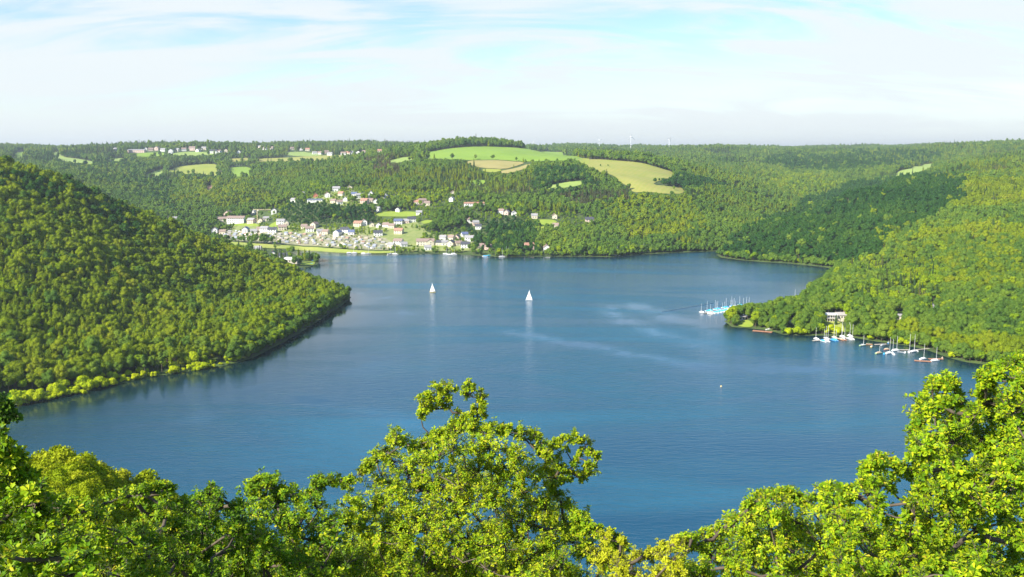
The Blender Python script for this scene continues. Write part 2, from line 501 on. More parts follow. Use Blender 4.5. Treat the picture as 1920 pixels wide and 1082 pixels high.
NR, NC = 460, 640
YR = -120 + 420 * (np.exp(np.linspace(0, math.log((9000 + 120 + 420) / 420), NR)) - 1)   # rows, closer together near us
TC = np.linspace(-0.86, 0.86, NC)
APEX = 520.0
GY, GT = np.meshgrid(YR, TC, indexing='ij')
GX = GT * (GY + APEX)


def rbf(x, y):
    q = np.stack([x.ravel(), y.ravel()], 1) / SC
    out = np.zeros(len(q))
    for a in range(0, len(q), 20000):
        b = q[a:a + 20000]
        out[a:a + 20000] = _phi(((b[:, None, :] - P[None]) ** 2).sum(2)) @ W[:n_] + W[n_] + b @ W[n_ + 1:]
    return out.reshape(x.shape)


GZ = rbf(GX, GY)
ld = polydist(GX, GY, LAKE)
lin = inpoly(GX, GY, LAKE)
far = np.clip((GY - 1500) / 2500, 0, 1)
ridge = fbm(GX, GY, 300, 4, 3) * 13 + (np.abs(fbm(GX, GY, 420, 3, 14)) * 26 - 9) * np.clip((GY - 900) / 500, 0, 1) * np.clip(GX / 300, 0, 1) + fbm(GX, GY, 900, 2, 9) * 20 * far
mid = np.clip(ld / 160, 0, 1) * np.clip((GY - 350) / 200, 0, 1)
GZ = GZ + ridge * mid
k_ = np.clip(ld / 26, 0, 1)
land = 0.05 + 0.12 * np.minimum(ld, 20) + (np.maximum(GZ, 1.5) - 1.5) * k_
GZ = np.where(lin, np.maximum(-0.14 * ld, -6), land)


def _gridpos(x, y):
    r = np.interp(y, YR, np.arange(NR))
    t = x / (y + APEX)
    c = np.clip((t - TC[0]) / (TC[1] - TC[0]), 0, NC - 1.001)
    return np.clip(r, 0, NR - 1.001), c


def hgt(x, y):
    x, y = np.asarray(x, float), np.asarray(y, float)
    r, c = _gridpos(x, y)
    r0, c0 = r.astype(int), c.astype(int)
    fr, fc = r - r0, c - c0
    return (GZ[r0, c0] * (1 - fc) + GZ[r0, c0 + 1] * fc) * (1 - fr) + (GZ[r0 + 1, c0] * (1 - fc) + GZ[r0 + 1, c0 + 1] * fc) * fr


_ys = 45 * np.exp(np.linspace(0, math.log(8000 / 45), 2600))


def hit(px, py, ymin=45.0):
    """first point of the bare ground (or water) on the ray through a photo pixel"""
    ys = _ys[_ys >= ymin]
    dx_, dy_, dz_ = raydir(px, py)
    t = ys / dy_
    z = CAMZ + dz_ * t
    h = np.maximum(hgt(dx_ * t, ys), 0.0)
    b = np.nonzero(z <= h)[0]
    i = b[0] if len(b) else len(ys) - 1
    if i > 0 and len(b):
        d0, d1 = z[i - 1] - h[i - 1], h[i] - z[i]
        f = d0 / (d0 + d1 + 1e-9)
        Y = ys[i - 1] + (ys[i] - ys[i - 1]) * f
    else:
        Y = ys[i]
    X = float(dx_) * Y / float(dy_)
    return X, float(Y), float(max(hgt(X, Y), 0.0))


idx = np.arange(NR * NC).reshape(NR, NC)
F = np.stack([idx[:-1, :-1], idx[:-1, 1:], idx[1:, 1:], idx[1:, :-1]], -1).reshape(-1, 4)
V = np.stack([GX, GY, GZ], -1).reshape(-1, 3)
terrain = link('hills', npmesh('hills', V, F, [ground_material()], smooth=True))
tag(terrain, 'wooded hills and plateau that slope down to the lake', kind='structure')
# flat country out to the horizon round the modelled hills
zb = -7.9
hv, hf = [], []
ring_in = [(GX[0, 0], GY[0, 0]), (GX[0, -1], GY[0, -1]), (GX[-1, -1], GY[-1, -1]), (GX[-1, 0], GY[-1, 0])]
edge = ([(GX[i, 0], GY[i, 0], GZ[i, 0]) for i in range(NR - 1, -1, -4)] + [(GX[0, j], GY[0, j], GZ[0, j]) for j in range(0, NC, 4)] +
        [(GX[i, -1], GY[i, -1], GZ[i, -1]) for i in range(0, NR, 4)] + [(GX[-1, j], GY[-1, j], GZ[-1, j]) for j in range(NC - 1, -1, -4)])
for (x, y, z) in edge:
    d = Vector((x, y - 3000)); d.normalize()
    zz = float(np.interp(z, [0, 60], [60, 90]))
    hv += [(x, y, z), (x + d.x * 300, y + d.y * 300, max(z, 40)), (d.x * 19000, 3000 + d.y * 19000, 100)]
m = len(edge)
for i in range(m):
    j = (i + 1) % m
    hf += [(i * 3, j * 3, j * 3 + 1, i * 3 + 1), (i * 3 + 1, j * 3 + 1, j * 3 + 2, i * 3 + 2)]
outer = link('terrain', npmesh('terrain', hv, hf, [terrain.data.materials[0]]))
tag(outer, 'open country that runs on to the horizon', kind='structure')

# water sheet
lx = np.array(LAKE)
wx_, wy_ = np.meshgrid(np.linspace(-1600, 1300, 260), np.linspace(150, 1700, 190))
wd = polydist(wx_, wy_, LAKE)
wxy = np.stack([wx_.ravel(), wy_.ravel(), np.zeros(wx_.size)], 1)
wi = np.arange(wx_.size).reshape(wx_.shape)
wf = np.stack([wi[:-1, :-1], wi[:-1, 1:], wi[1:, 1:], wi[1:, :-1]], -1).reshape(-1, 4)
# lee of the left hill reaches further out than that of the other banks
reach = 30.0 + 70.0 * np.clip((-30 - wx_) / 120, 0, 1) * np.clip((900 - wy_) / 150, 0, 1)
shelter = np.exp(-(wd / reach) ** 1.3)  # calms the ripples and masks the reflection tone painted into the water
# slicks left by gusts and wakes: curved calm bands
def band(pts, w):
    d = polydist(wx_, wy_, [sea(*p) for p in pts], closed=False)
    return np.exp(-(d / (w * 1.9)) ** 2)
slick = np.maximum.reduce([band([(1140, 572), (1150, 590), (1185, 608), (1240, 628), (1300, 645), (1360, 652)], 7), band([(1190, 572), (1225, 585), (1262, 598), (1300, 603)], 9),
                           band([(960, 622), (1020, 634), (1100, 648), (1200, 668), (1330, 690)], 5), band([(1430, 690), (1560, 694), (1680, 698)], 6), band([(560, 745), (700, 775), (790, 800)], 5),
                           band([(660, 545), (700, 560), (760, 590)], 5), band([(1380, 570), (1340, 600), (1320, 620)], 10), band([(700, 545), (730, 556), (745, 580)], 3),
                           band([(380, 780), (470, 730), (560, 700), (680, 690)], 13) * .8])
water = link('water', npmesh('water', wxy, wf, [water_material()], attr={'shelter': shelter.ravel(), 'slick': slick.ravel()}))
tag(water, 'blue reservoir lake ruffled by light wind', kind='structure')

# ------------------------------------------------------------------ fields and lawns (draped sheets)
FIELDS = [
    ('hilltop_meadow', 'bright green mown meadow on the rounded hilltop', 'green',
     [(781, 297), (800, 286), (850, 278), (900, 275), (960, 277), (1045, 285), (1092, 296), (1098, 303), (1040, 302), (985, 304), (930, 300), (870, 301), (820, 299)]),
    ('meadow', 'pale green meadow strip left of the hilltop meadow', 'pale', [(722, 304), (752, 296), (778, 294), (781, 299), (760, 303), (735, 308)]),
    ('field', 'tan stubble strip under the bright green hilltop meadow', 'tan', [(873, 302), (930, 301), (988, 305), (968, 312), (948, 318), (905, 316), (880, 310)]),
    ('field', 'yellow green lower edge of the stubble strip under the hilltop', 'olive', [(905, 317), (946, 319), (925, 325), (905, 322)]),
    ('pasture', 'large olive and straw coloured pasture on the right shoulder of the hill', 'straw',
     [(1094, 300), (1120, 299), (1160, 302), (1205, 306), (1228, 313), (1265, 324), (1262, 333), (1236, 339), (1222, 347), (1260, 350), (1281, 353), (1283, 364),
      (1245, 364), (1215, 360), (1187, 362), (1180, 351), (1160, 341), (1153, 330), (1120, 322), (1102, 318), (1100, 308)]),
    ('field', 'narrow pale field between woods below the large pasture', 'pale', [(1024, 350), (1060, 342), (1102, 340), (1086, 349), (1050, 354), (1026, 356)]),
    ('field', 'olive field between woods on the far left slope', 'olive', [(310, 322), (338, 312), (400, 307), (412, 313), (404, 320), (420, 326), (421, 331), (380, 328), (330, 327)]),
    ('meadow', 'small bright green meadow right of the olive field', 'green', [(424, 315), (472, 313), (474, 330), (437, 333), (430, 322)]),
    ('field', 'long pale field below the houses on the left skyline', 'straw', [(478, 298), (540, 296), (600, 292), (648, 291), (636, 298), (600, 303), (520, 305), (480, 303)]),
    ('field', 'narrow yellowish strip that joins the hilltop meadow to the pasture', 'olive', [(1082, 299), (1092, 297), (1106, 298), (1104, 308), (1096, 310), (1086, 304)]),
    ('field', 'thin tan field right of the tiny bright clearing', 'tan', [(935, 322), (968, 316), (990, 308), (1002, 309), (975, 321), (945, 327)]),
    ('field', 'pale strip of field on the skyline behind the left woods', 'straw', [(420, 300), (470, 296), (476, 300), (440, 305)]),
    ('meadow', 'small meadow between hedges on the far left slope', 'pale', [(192, 300), (225, 296), (246, 300), (215, 305)]),
    ('meadow', 'green strip among the houses right on the left skyline', 'pale', [(318, 290), (345, 285), (392, 286), (410, 290), (380, 293), (340, 293)]),
    ('meadow', 'pale strip below the right hand houses on the left skyline', 'pale', [(520, 288), (560, 284), (610, 290), (590, 294), (545, 293)]),
    ('meadow', 'light green meadow beside a wood on the far left slope', 'pale', [(268, 330), (300, 318), (312, 320), (300, 330), (280, 336)]),
    ('meadow', 'pale green meadow at the far left skyline', 'green', [(22, 292), (34, 285), (50, 284), (46, 294), (36, 299)]),
    ('meadow', 'green meadow sloping down at the far left', 'pale', [(100, 286), (112, 284), (114, 294), (150, 299), (178, 304), (176, 310), (140, 307), (122, 303), (98, 295)]),
    ('meadow', 'green lawn below the row of skyline houses', 'green', [(246, 292), (262, 287), (310, 286), (306, 293), (270, 296)]),
    ('meadow', 'bright green clearing in the wood right of the village', 'green', [(868, 341), (905, 338), (912, 341), (900, 350), (885, 343)]),
    ('meadow', 'long lawn with a hedge above the lakeside village', 'lawn', [(704, 401), (720, 397), (778, 397), (788, 401), (784, 406), (730, 407), (706, 406)]),
    ('meadow', 'small bright lawn at the end of the villa row', 'lawn', [(783, 418), (800, 413), (812, 414), (806, 419), (786, 422)]),
    ('meadow', 'yellow green garden slope above the lakeside houses', 'lawn', [(718, 444), (728, 430), (790, 430), (793, 446), (770, 455), (742, 456), (722, 455)]),
    ('meadow', 'bright green garden strip in the village beside dark trees', 'lawn', [(504, 423), (530, 410), (534, 415), (518, 426), (506, 428)]),
    ('meadow', 'yellow green lawn below the long white hotel', 'lawn', [(440, 420), (478, 419), (490, 424), (478, 430), (450, 429), (438, 425)]),
    ('meadow', 'bright lawn among trees on the slope right of the village', 'lawn', [(1003, 415), (1012, 412), (1040, 413), (1046, 418), (1022, 425), (1016, 432), (1012, 421)]),
    ('meadow', 'light green young plantation on the right hand hills', 'pale', [(1672, 330), (1700, 316), (1745, 306), (1752, 312), (1725, 324), (1690, 336)]),
    ('garden_ground', 'gardens and drives between the houses of the lakeside village', 'garden', [(400, 428), (440, 424), (500, 426), (560, 424), (640, 430), (700, 418), (790, 412), (800, 440), (860, 440), (900, 440), (925, 470), (800, 473), (742, 472), (735, 452), (700, 441), (560, 438), (440, 434)]),
    ('garden_ground', 'gardens between the houses of the hillside hamlet', 'garden', [(560, 362), (600, 364), (650, 352), (700, 368), (712, 386), (660, 388), (600, 384)]),
    ('lakeside_lawn', 'yellow green grass strip between campsite and water', 'shore', [(404, 449), (430, 454), (470, 457), (520, 460), (570, 463), (640, 468), (700, 472), (738, 471), (740, 475), (690, 476),
                                                                                 (640, 474), (600, 471), (562, 469), (500, 466), (440, 463), (412, 458)]),
    ('campsite_ground', 'pale trodden ground of the lakeside campsite', 'camp', [(396, 437), (440, 432), (500, 436), (560, 437), (640, 440), (700, 440), (735, 450), (738, 469), (700, 470),
                                                                           (640, 466), (570, 461), (520, 458), (470, 455), (430, 452), (404, 447)]),
    ('field', 'bare reddish earth slip in the far wood', 'earth', [(385, 350), (398, 348), (407, 351), (396, 354), (392, 361)]),
    ('lakeside_lawn', 'lawn on the point by the small harbour', 'lawn', [(560, 493), (582, 490), (592, 492), (588, 498), (566, 499)]),
    ('lakeside_lawn', 'yellow green lawn on the tip of the right hand point', 'lawn', [(1376, 606), (1400, 600), (1414, 607), (1410, 615), (1388, 614)]),
    ('lakeside_lawn', 'bright grass bank below the clubhouse', 'shore', [(1541, 606), (1565, 601), (1580, 608), (1586, 628), (1545, 626)]),
]
FC = {'green': ((0.17, 0.30, 0.018), (0.24, 0.36, 0.025)), 'pale': ((0.24, 0.36, 0.06), (0.32, 0.40, 0.09)), 'tan': ((0.30, 0.27, 0.07), (0.38, 0.32, 0.11)),
      'olive': ((0.26, 0.32, 0.03), (0.34, 0.36, 0.05)), 'straw': ((0.25, 0.30, 0.035), (0.37, 0.33, 0.08)), 'lawn': ((0.20, 0.31, 0.02), (0.32, 0.38, 0.04)),
      'garden': ((0.13, 0.21, 0.03), (0.33, 0.34, 0.12)), 'shore': ((0.25, 0.34, 0.04), (0.42, 0.42, 0.09)), 'camp': ((0.17, 0.20, 0.07), (0.40, 0.36, 0.24)), 'earth': ((0.50, 0.28, 0.16), (0.55, 0.34, 0.2))}
FM = {k: field_material('grass_' + k, a, b, 0.12 if k in ('green', 'straw') else 0.05, R(20), 0.02 if k not in ('camp', 'lawn', 'garden') else 0.09) for k, (a, b) in FC.items()}


def drape(name, poly, mat, step, lift=0.35):
    b = [Vector(p) for p in poly]
    xs, ys = [p[0] for p in poly], [p[1] for p in poly]
    # densify boundary
    dense = []
    for i in range(len(b)):
        a, c = b[i], b[(i + 1) % len(b)]
        k = max(1, int((c - a).length / step))
        for q in range(k): dense.append(a.lerp(c, q / k))
    nb = len(dense)
    gx, gy = np.meshgrid(np.arange(min(xs), max(xs), step), np.arange(min(ys), max(ys), step))
    pts = np.stack([gx.ravel(), gy.ravel()], 1)
    keep = inpoly(pts[:, 0], pts[:, 1], poly) & (polydist(pts[:, 0], pts[:, 1], poly) > step * 0.5)
    allp = dense + [Vector(p) for p in pts[keep]]
    res = geometry.delaunay_2d_cdt(allp, [], [list(range(nb))], 1, 0.01)
    vv = np.array([(p[0], p[1]) for p in res[0]])
    z = hgt(vv[:, 0], vv[:, 1]) + lift
    f = np.array([t for t in res[2] if len(t) == 3])
    # the triangulation must face up
    a, b2, c = vv[f[:, 0]], vv[f[:, 1]], vv[f[:, 2]]
    cr_ = (b2[:, 0] - a[:, 0]) * (c[:, 1] - a[:, 1]) - (b2[:, 1] - a[:, 1]) * (c[:, 0] - a[:, 0])
    f[cr_ < 0] = f[cr_ < 0][:, ::-1]
    return npmesh(name, np.column_stack([vv, z]), f, [mat], smooth=True)


def smooth_poly(poly, it=1):
    for _ in range(it):
        o = []
        for i in range(len(poly)):
            a, b = np.array(poly[i]), np.array(poly[(i + 1) % len(poly)])
            o += [tuple(a * 0.78 + b * 0.22), tuple(a * 0.22 + b * 0.78)]
        poly = o
    return poly


CAMPI = [f[0] for f in FIELDS].index('campsite_ground')
FIELD_W = []
FIELD_PX = []
for k, (nm, lab, kind, poly) in enumerate(FIELDS):
    pp = smooth_poly(poly)
    wpts = [hit(*p)[:2] for p in pp]
    FIELD_W.append(wpts); FIELD_PX.append(pp)
    Y0 = np.mean([p[1] for p in wpts])
    o = link(nm, drape(nm, wpts, FM[kind], 4.0 if Y0 < 1500 else 10.0, 0.3 + 0.12 * (k % 4) + Y0 / 4000))
    tag(o, lab, kind='structure')

# ------------------------------------------------------------------ tree builders
def ico(sub=1):
    t = (1 + 5 ** 0.5) / 2
    v = [(-1, t, 0), (1, t, 0), (-1, -t, 0), (1, -t, 0), (0, -1, t), (0, 1, t), (0, -1, -t), (0, 1, -t), (t, 0, -1), (t, 0, 1), (-t, 0, -1), (-t, 0, 1)]
    f = [(0, 11, 5), (0, 5, 1), (0, 1, 7), (0, 7, 10), (0, 10, 11), (1, 5, 9), (5, 11, 4), (11, 10, 2), (10, 7, 6), (7, 1, 8),
         (3, 9, 4), (3, 4, 2), (3, 2, 6), (3, 6, 8), (3, 8, 9), (4, 9, 5), (2, 4, 11), (6, 2, 10), (8, 6, 7), (9, 8, 1)]
    v = [np.array(p, float) / np.linalg.norm(p) for p in v]
    for _ in range(sub):
        mid, nf = {}, []
        def mm(a, b):
            k = (min(a, b), max(a, b))
            if k not in mid:
                p = v[a] + v[b]; v.append(p / np.linalg.norm(p)); mid[k] = len(v) - 1
            return mid[k]
        for a, b, c in f:
            x, y, z = mm(a, b), mm(b, c), mm(c, a)
            nf += [(a, x, z), (b, y, x), (c, z, y), (x, y, z)]
        f = nf
    return np.array(v), np.array(f)


IV, IF_ = ico(1)


def rand_unit(n):
    a = rng.normal(size=(n, 3))
    return a / np.linalg.norm(a, axis=1)[:, None]


def leaf_quads(pos, nrm, size, jit=0.6):
    """square leaf clumps facing about nrm -> verts, faces, rnd"""
    n = len(pos)
    nn = nrm + jit * rng.normal(size=(n, 3)) * 0.6
    nn /= np.linalg.norm(nn, axis=1)[:, None]
    a = np.cross(nn, rand_unit(n)); a /= np.linalg.norm(a, axis=1)[:, None]
    b = np.cross(nn, a)
    s = (size * rng.uniform(0.6, 1.35, n))[:, None]
    a = a * s * 0.5; b = b * s * rng.uniform(0.35, 0.6, n)[:, None]
    v = np.stack([pos - a, pos - b, pos + a, pos + b], 1).reshape(-1, 3)
    f = np.arange(4 * n).reshape(n, 4)
    r = np.repeat(np.clip(rng.normal(0.5, 0.22, n), 0, 1), 4)
    return v, f, r


def q_to_t(f):
    return np.concatenate([f[:, [0, 1, 2]], f[:, [0, 2, 3]]])


def crown_shape(h, rad, base, lobes, nleaf, size, seed, jit=0.6, core=0.82, top=1.0):
    """lumpy crown built of leafy lobes; returns verts, tris, rnd"""
    r_ = np.random.default_rng(seed)
    zc = base + (h - base) * 0.52
    hz_ = (h - base) * 0.5
    cs, rs = [], []
    for i in range(lobes):
        u = rand_unit(1)[0] if False else r_.normal(size=3)
        u /= np.linalg.norm(u)
        u[2] = u[2] * 0.85 + 0.15
        k = r_.uniform(0.42, 0.72)
        cs.append([u[0] * rad * k, u[1] * rad * k, zc + u[2] * hz_ * k * top])
        rs.append(r_.uniform(0.36, 0.55) * min(rad, hz_ * 1.2))
    cs.append([0, 0, zc]); rs.append(min(rad, hz_) * 0.62)
    cs, rs = np.array(cs), np.array(rs)
    V_, F_, R_ = [], [], []
    off = 0
    for c, r in zip(cs, rs):
        m_ = IV * (1 + 0.12 * r_.normal(size=(len(IV), 1))) * r * core + c
        V_.append(m_); F_.append(IF_ + off); R_.append(np.full(len(IV), 0.42)); off += len(IV)
    w = rs ** 2 / (rs ** 2).sum()
    li = r_.choice(len(cs), nleaf, p=w)
    d = rand_unit(nleaf)
    flip = (d[:, 2] < -0.35)
    d[flip, 2] *= -1
    pos = cs[li] + d * (rs[li] * r_.uniform(0.86, 1.16, nleaf))[:, None]
    keep = np.ones(nleaf, bool)
    for c, r in zip(cs, rs):
        keep &= np.linalg.norm(pos - c, axis=1) > r * 0.80
    pos, d = pos[keep], d[keep]
    v, f, r2 = leaf_quads(pos, d, size, jit)
    hh = np.clip((v[:, 2] - base) / (h - base), 0, 1)
    V_.append(v); F_.append(q_to_t(f) + off); R_.append(np.clip(r2, 0, 1))
    return np.concatenate(V_), np.concatenate(F_), np.concatenate(R_)


def conifer_shape(h, rad, base, tiers, size, seed, pw=0.9):
    r_ = np.random.default_rng(seed)
    pos, nr = [], []
    for i in range(tiers):
        t = i / (tiers - 1)
        z = base + (h - base) * t
        rr = rad * (1 - t) ** pw * r_.uniform(0.85, 1.12) + 0.12
        n = int(8 + 26 * rr / rad)
        a = r_.uniform(0, 2 * math.pi, n)
        k = r_.uniform(0.35, 1.05, n)
        pos.append(np.stack([np.cos(a) * rr * k, np.sin(a) * rr * k, z - 0.35 * rr * k + r_.normal(0, 0.15, n)], 1))
        nr.append(np.stack([np.cos(a), np.sin(a), np.full(n, 0.9)], 1))
    pos, nr = np.concatenate(pos), np.concatenate(nr)
    nr /= np.linalg.norm(nr, axis=1)[:, None]
    v, f, r2 = leaf_quads(pos, nr, size, 0.55)
    ring = 7
    cv, cf = [], []
    for z, rr in [(base, rad * 0.62), (base + (h - base) * 0.5, rad * 0.36), (h * 0.97, 0.05)]:
        for k in range(ring):
            a = 2 * math.pi * k / ring
            cv.append((math.cos(a) * rr, math.sin(a) * rr, z))
    for q in range(2):
        for k in range(ring):
            a, b = q * ring + k, q * ring + (k + 1) % ring
            cf += [(a, b, b + ring), (a, b + ring, a + ring)]
    cv, cf = np.array(cv), np.array(cf)
    return np.concatenate([cv, v]), np.concatenate([cf, q_to_t(f) + len(cv)]), np.concatenate([np.full(len(cv), 0.12), r2])


def tube_np(path, radii, sides=5):
    path = np.asarray(path, float); n = len(path)
    d = np.gradient(path, axis=0); d /= np.linalg.norm(d, axis=1)[:, None] + 1e-9
    ref = np.where(np.abs(d[:, 2:3]) > 0.9, np.array([[1.0, 0, 0]]), np.array([[0, 0, 1.0]]))
    a = np.cross(d, ref); a /= np.linalg.norm(a, axis=1)[:, None] + 1e-9
    b = np.cross(d, a)
    ang = np.arange(sides) / sides * 2 * math.pi
    r = np.asarray(radii, float)[:, None, None]
    v = path[:, None] + r * (np.cos(ang)[None, :, None] * a[:, None] + np.sin(ang)[None, :, None] * b[:, None])
    v = v.reshape(-1, 3)
    i = np.arange(n - 1)[:, None] * sides; k = np.arange(sides)[None]; k2 = (k + 1) % sides
    q = np.stack([i + k, i + k2, i + sides + k2, i + sides + k], -1).reshape(-1, 4)
    return v, q_to_t(q)


def trunk_shape(h, r, seed):
    r_ = np.random.default_rng(seed)
    V_, F_, off = [], [], 0
    p = np.array([[0, 0, -1.2], [0.05, 0, h * 0.2], [r_.normal(0, .15), r_.normal(0, .15), h * 0.45], [r_.normal(0, .3), r_.normal(0, .3), h * 0.75]])
    v, f = tube_np(p, [r * 1.3, r, r * 0.75, r * 0.35], 6); V_.append(v); F_.append(f); off += len(v)
    for k in range(4):
        a = k * 1.6 + r_.uniform(0, .8)
        s = p[2] * r_.uniform(0.7, 1.1)
        e = s + np.array([math.cos(a), math.sin(a), 0.9]) * h * r_.uniform(0.15, 0.25)
        v, f = tube_np([s, (s + e) / 2 + [0, 0, -.1], e], [r * 0.5, r * 0.35, r * 0.15], 5)
        V_.append(v); F_.append(f + off); off += len(v)
    return np.concatenate(V_), np.concatenate(F_)


PROTO = {}


def make_kind(key, crown, trunk, cm, tm):
    v, f, r = crown
    tv, tf = trunk
    cme = npmesh(key + '_crown', v, f, [cm], attr={'rnd': r})
    tme = npmesh(key + '_trunk', tv, tf, [tm])
    jm = npmesh(key, np.concatenate([v, tv]), np.concatenate([f, tf + len(v)]), [cm, tm],
                matidx=np.concatenate([np.zeros(len(f), int), np.ones(len(tf), int)]), attr={'rnd': np.concatenate([r, np.full(len(tv), .5)])})
    PROTO[key] = (cme, tme, jm)


KINDS = []     # (key, family, detail)
for i in range(5):
    hh = [15, 14, 16, 13.5, 17][i]; rr = [4.6, 4.9, 4.4, 4.2, 5.2][i]
    for lod, (nl, sz) in enumerate([(2300, 0.46), (480, 1.0)]):
        for fam, mt in (('broad', M_BROAD), ('olive', M_OLIVE), ('deep', M_DEEP)):
            make_kind(f'{fam}_{i}_{lod}', crown_shape(hh, rr, 2.6, 13 + i, nl, sz, 100 + i, 0.75, 0.78), trunk_shape(hh, 0.28, 50 + i), mt, M_BARK)
for i in range(2):
    for lod, (nl, sz) in enumerate([(1300, 0.6), (420, 1.0)]):
        make_kind(f'lime_{i}_{lod}', crown_shape([12.5, 14][i], [4.6, 4.0][i], 1.6, 10, nl, sz, 140 + i), trunk_shape(12, 0.25, 70 + i), M_LIME, M_BARK)
        make_kind(f'spruce_{i}_{lod}', conifer_shape([17, 15][i], [3.3, 2.9][i], 1.5, 26 if lod == 0 else 13, 0.75 if lod == 0 else 1.25, 150 + i),
                  trunk_shape(16, 0.24, 80 + i), M_CONI, M_BARK)
        make_kind(f'rust_{i}_{lod}', conifer_shape([17, 15][i], [2.9, 2.6][i], 1.5, 24 if lod == 0 else 12, 0.7 if lod == 0 else 1.15, 155 + i),
                  trunk_shape(15, 0.22, 85 + i), M_RUST, M_BARK)
        make_kind(f'larch_{i}_{lod}', conifer_shape([15, 14][i], [3.4, 3.0][i], 2.5, 24 if lod == 0 else 12, 0.7 if lod == 0 else 1.15, 160 + i, 0.5),
                  trunk_shape(15, 0.22, 90 + i), M_OLIVE, M_BARK)
for i in range(3):
    for lod, (nl, sz) in enumerate([(1700, 0.62), (520, 1.0)]):
        make_kind(f'edge_{i}_{lod}', crown_shape([12, 10, 13][i], [4.8, 4.4, 4.3][i], -0.4, 13, nl, sz, 190 + i), trunk_shape(8, 0.22, 30 + i), M_BROAD, M_BARK)
for i in range(2):
    make_kind(f'thicket_{i}_0', crown_shape([7, 8][i], [3.2, 3.4][i], 0.0, 14, 6000, 0.22, 195 + i, 0.9, 0.75), trunk_shape(6, 0.12, 35 + i), M_BROAD, M_BARK)
make_kind('poplar_0_0', crown_shape(17, 2.3, 1.0, 12, 1300, 0.55, 170), trunk_shape(15, 0.25, 91), M_BROAD, M_BARK)
M_WILLOW = crown_material('willow_foliage', [(0.0, (0.32, 0.44, 0.012)), (0.5, (0.44, 0.54, 0.014)), (1.0, (0.56, 0.60, 0.02))], trans=0.35)
make_kind('shrub_0_0', crown_shape(3.4, 2.8, 0.0, 8, 700, 0.42, 171), trunk_shape(2, 0.08, 92), M_WILLOW, M_BARK)
make_kind('shrub_1_0', crown_shape(4.4, 3.3, 0.0, 9, 800, 0.45, 172), trunk_shape(2, 0.08, 93), M_WILLOW, M_BARK)
for i in range(3):
    make_kind(f'birch_{i}_0', crown_shape([13, 14, 12][i], [2.4, 2.2, 2.6][i], 1.8, 15, 5200, 0.24, 180 + i, 0.9, 0.7, 1.15), trunk_shape(12, 0.13, 94 + i), M_BIRCH, M_PALEBARK)

# ------------------------------------------------------------------ where the foreground foliage ends (photo outline used for planting)
OUTL = [(-300, 790), (0, 810), (22, 840), (60, 885), (100, 945), (167, 940), (215, 925), (283, 907), (320, 907), (345, 940), (375, 925), (393, 905), (418, 925), (430, 955), (455, 925), (480, 892), (505, 893), (533, 907), (567, 923),
        (600, 890), (633, 893), (661, 888), (710, 843), (742, 808), (770, 825), (787, 830), (812, 812), (850, 792), (900, 792), (950, 796), (1005, 806), (1026, 828), (1040, 870), (1054, 925),
        (1075, 951), (1093, 956), (1111, 979), (1167, 1005), (1186, 1034), (1220, 1030), (1272, 1003), (1319, 998), (1358, 978), (1392, 947), (1416, 922), (1486, 916), (1513, 934),
        (1532, 924), (1544, 902), (1567, 910), (1606, 906), (1619, 865), (1645, 849), (1680, 864), (1700, 870), (1704, 808), (1728, 745), (1745, 712), (1785, 706), (1803, 732),
        (1817, 768), (1838, 768), (1836, 706), (1862, 684), (1901, 674), (1930, 672), (2300, 640)]
OX, OY = np.array([p[0] for p in OUTL], float), np.array([p[1] for p in OUTL], float)
GROVE = [(-60, 815), (0, 830), (40, 838), (75, 826), (100, 822), (130, 836), (160, 836), (190, 858), (210, 876), (230, 874), (245, 900), (265, 872), (290, 884), (320, 905), (345, 925), (362, 945)]
GRX, GRY = np.array([p[0] for p in GROVE], float), np.array([p[1] for p in GROVE], float)


# ------------------------------------------------------------------ houses first (the wood keeps clear of them)
V_UP = 'in the hillside hamlet'
V_LOW = 'in the lakeside village'
V_FAR = 'on the far left skyline'
V_RIDGE = 'on the skyline beside the meadow'
V_RIGHT = 'in trees right of the village'
V_SHORE = 'on the village waterfront'
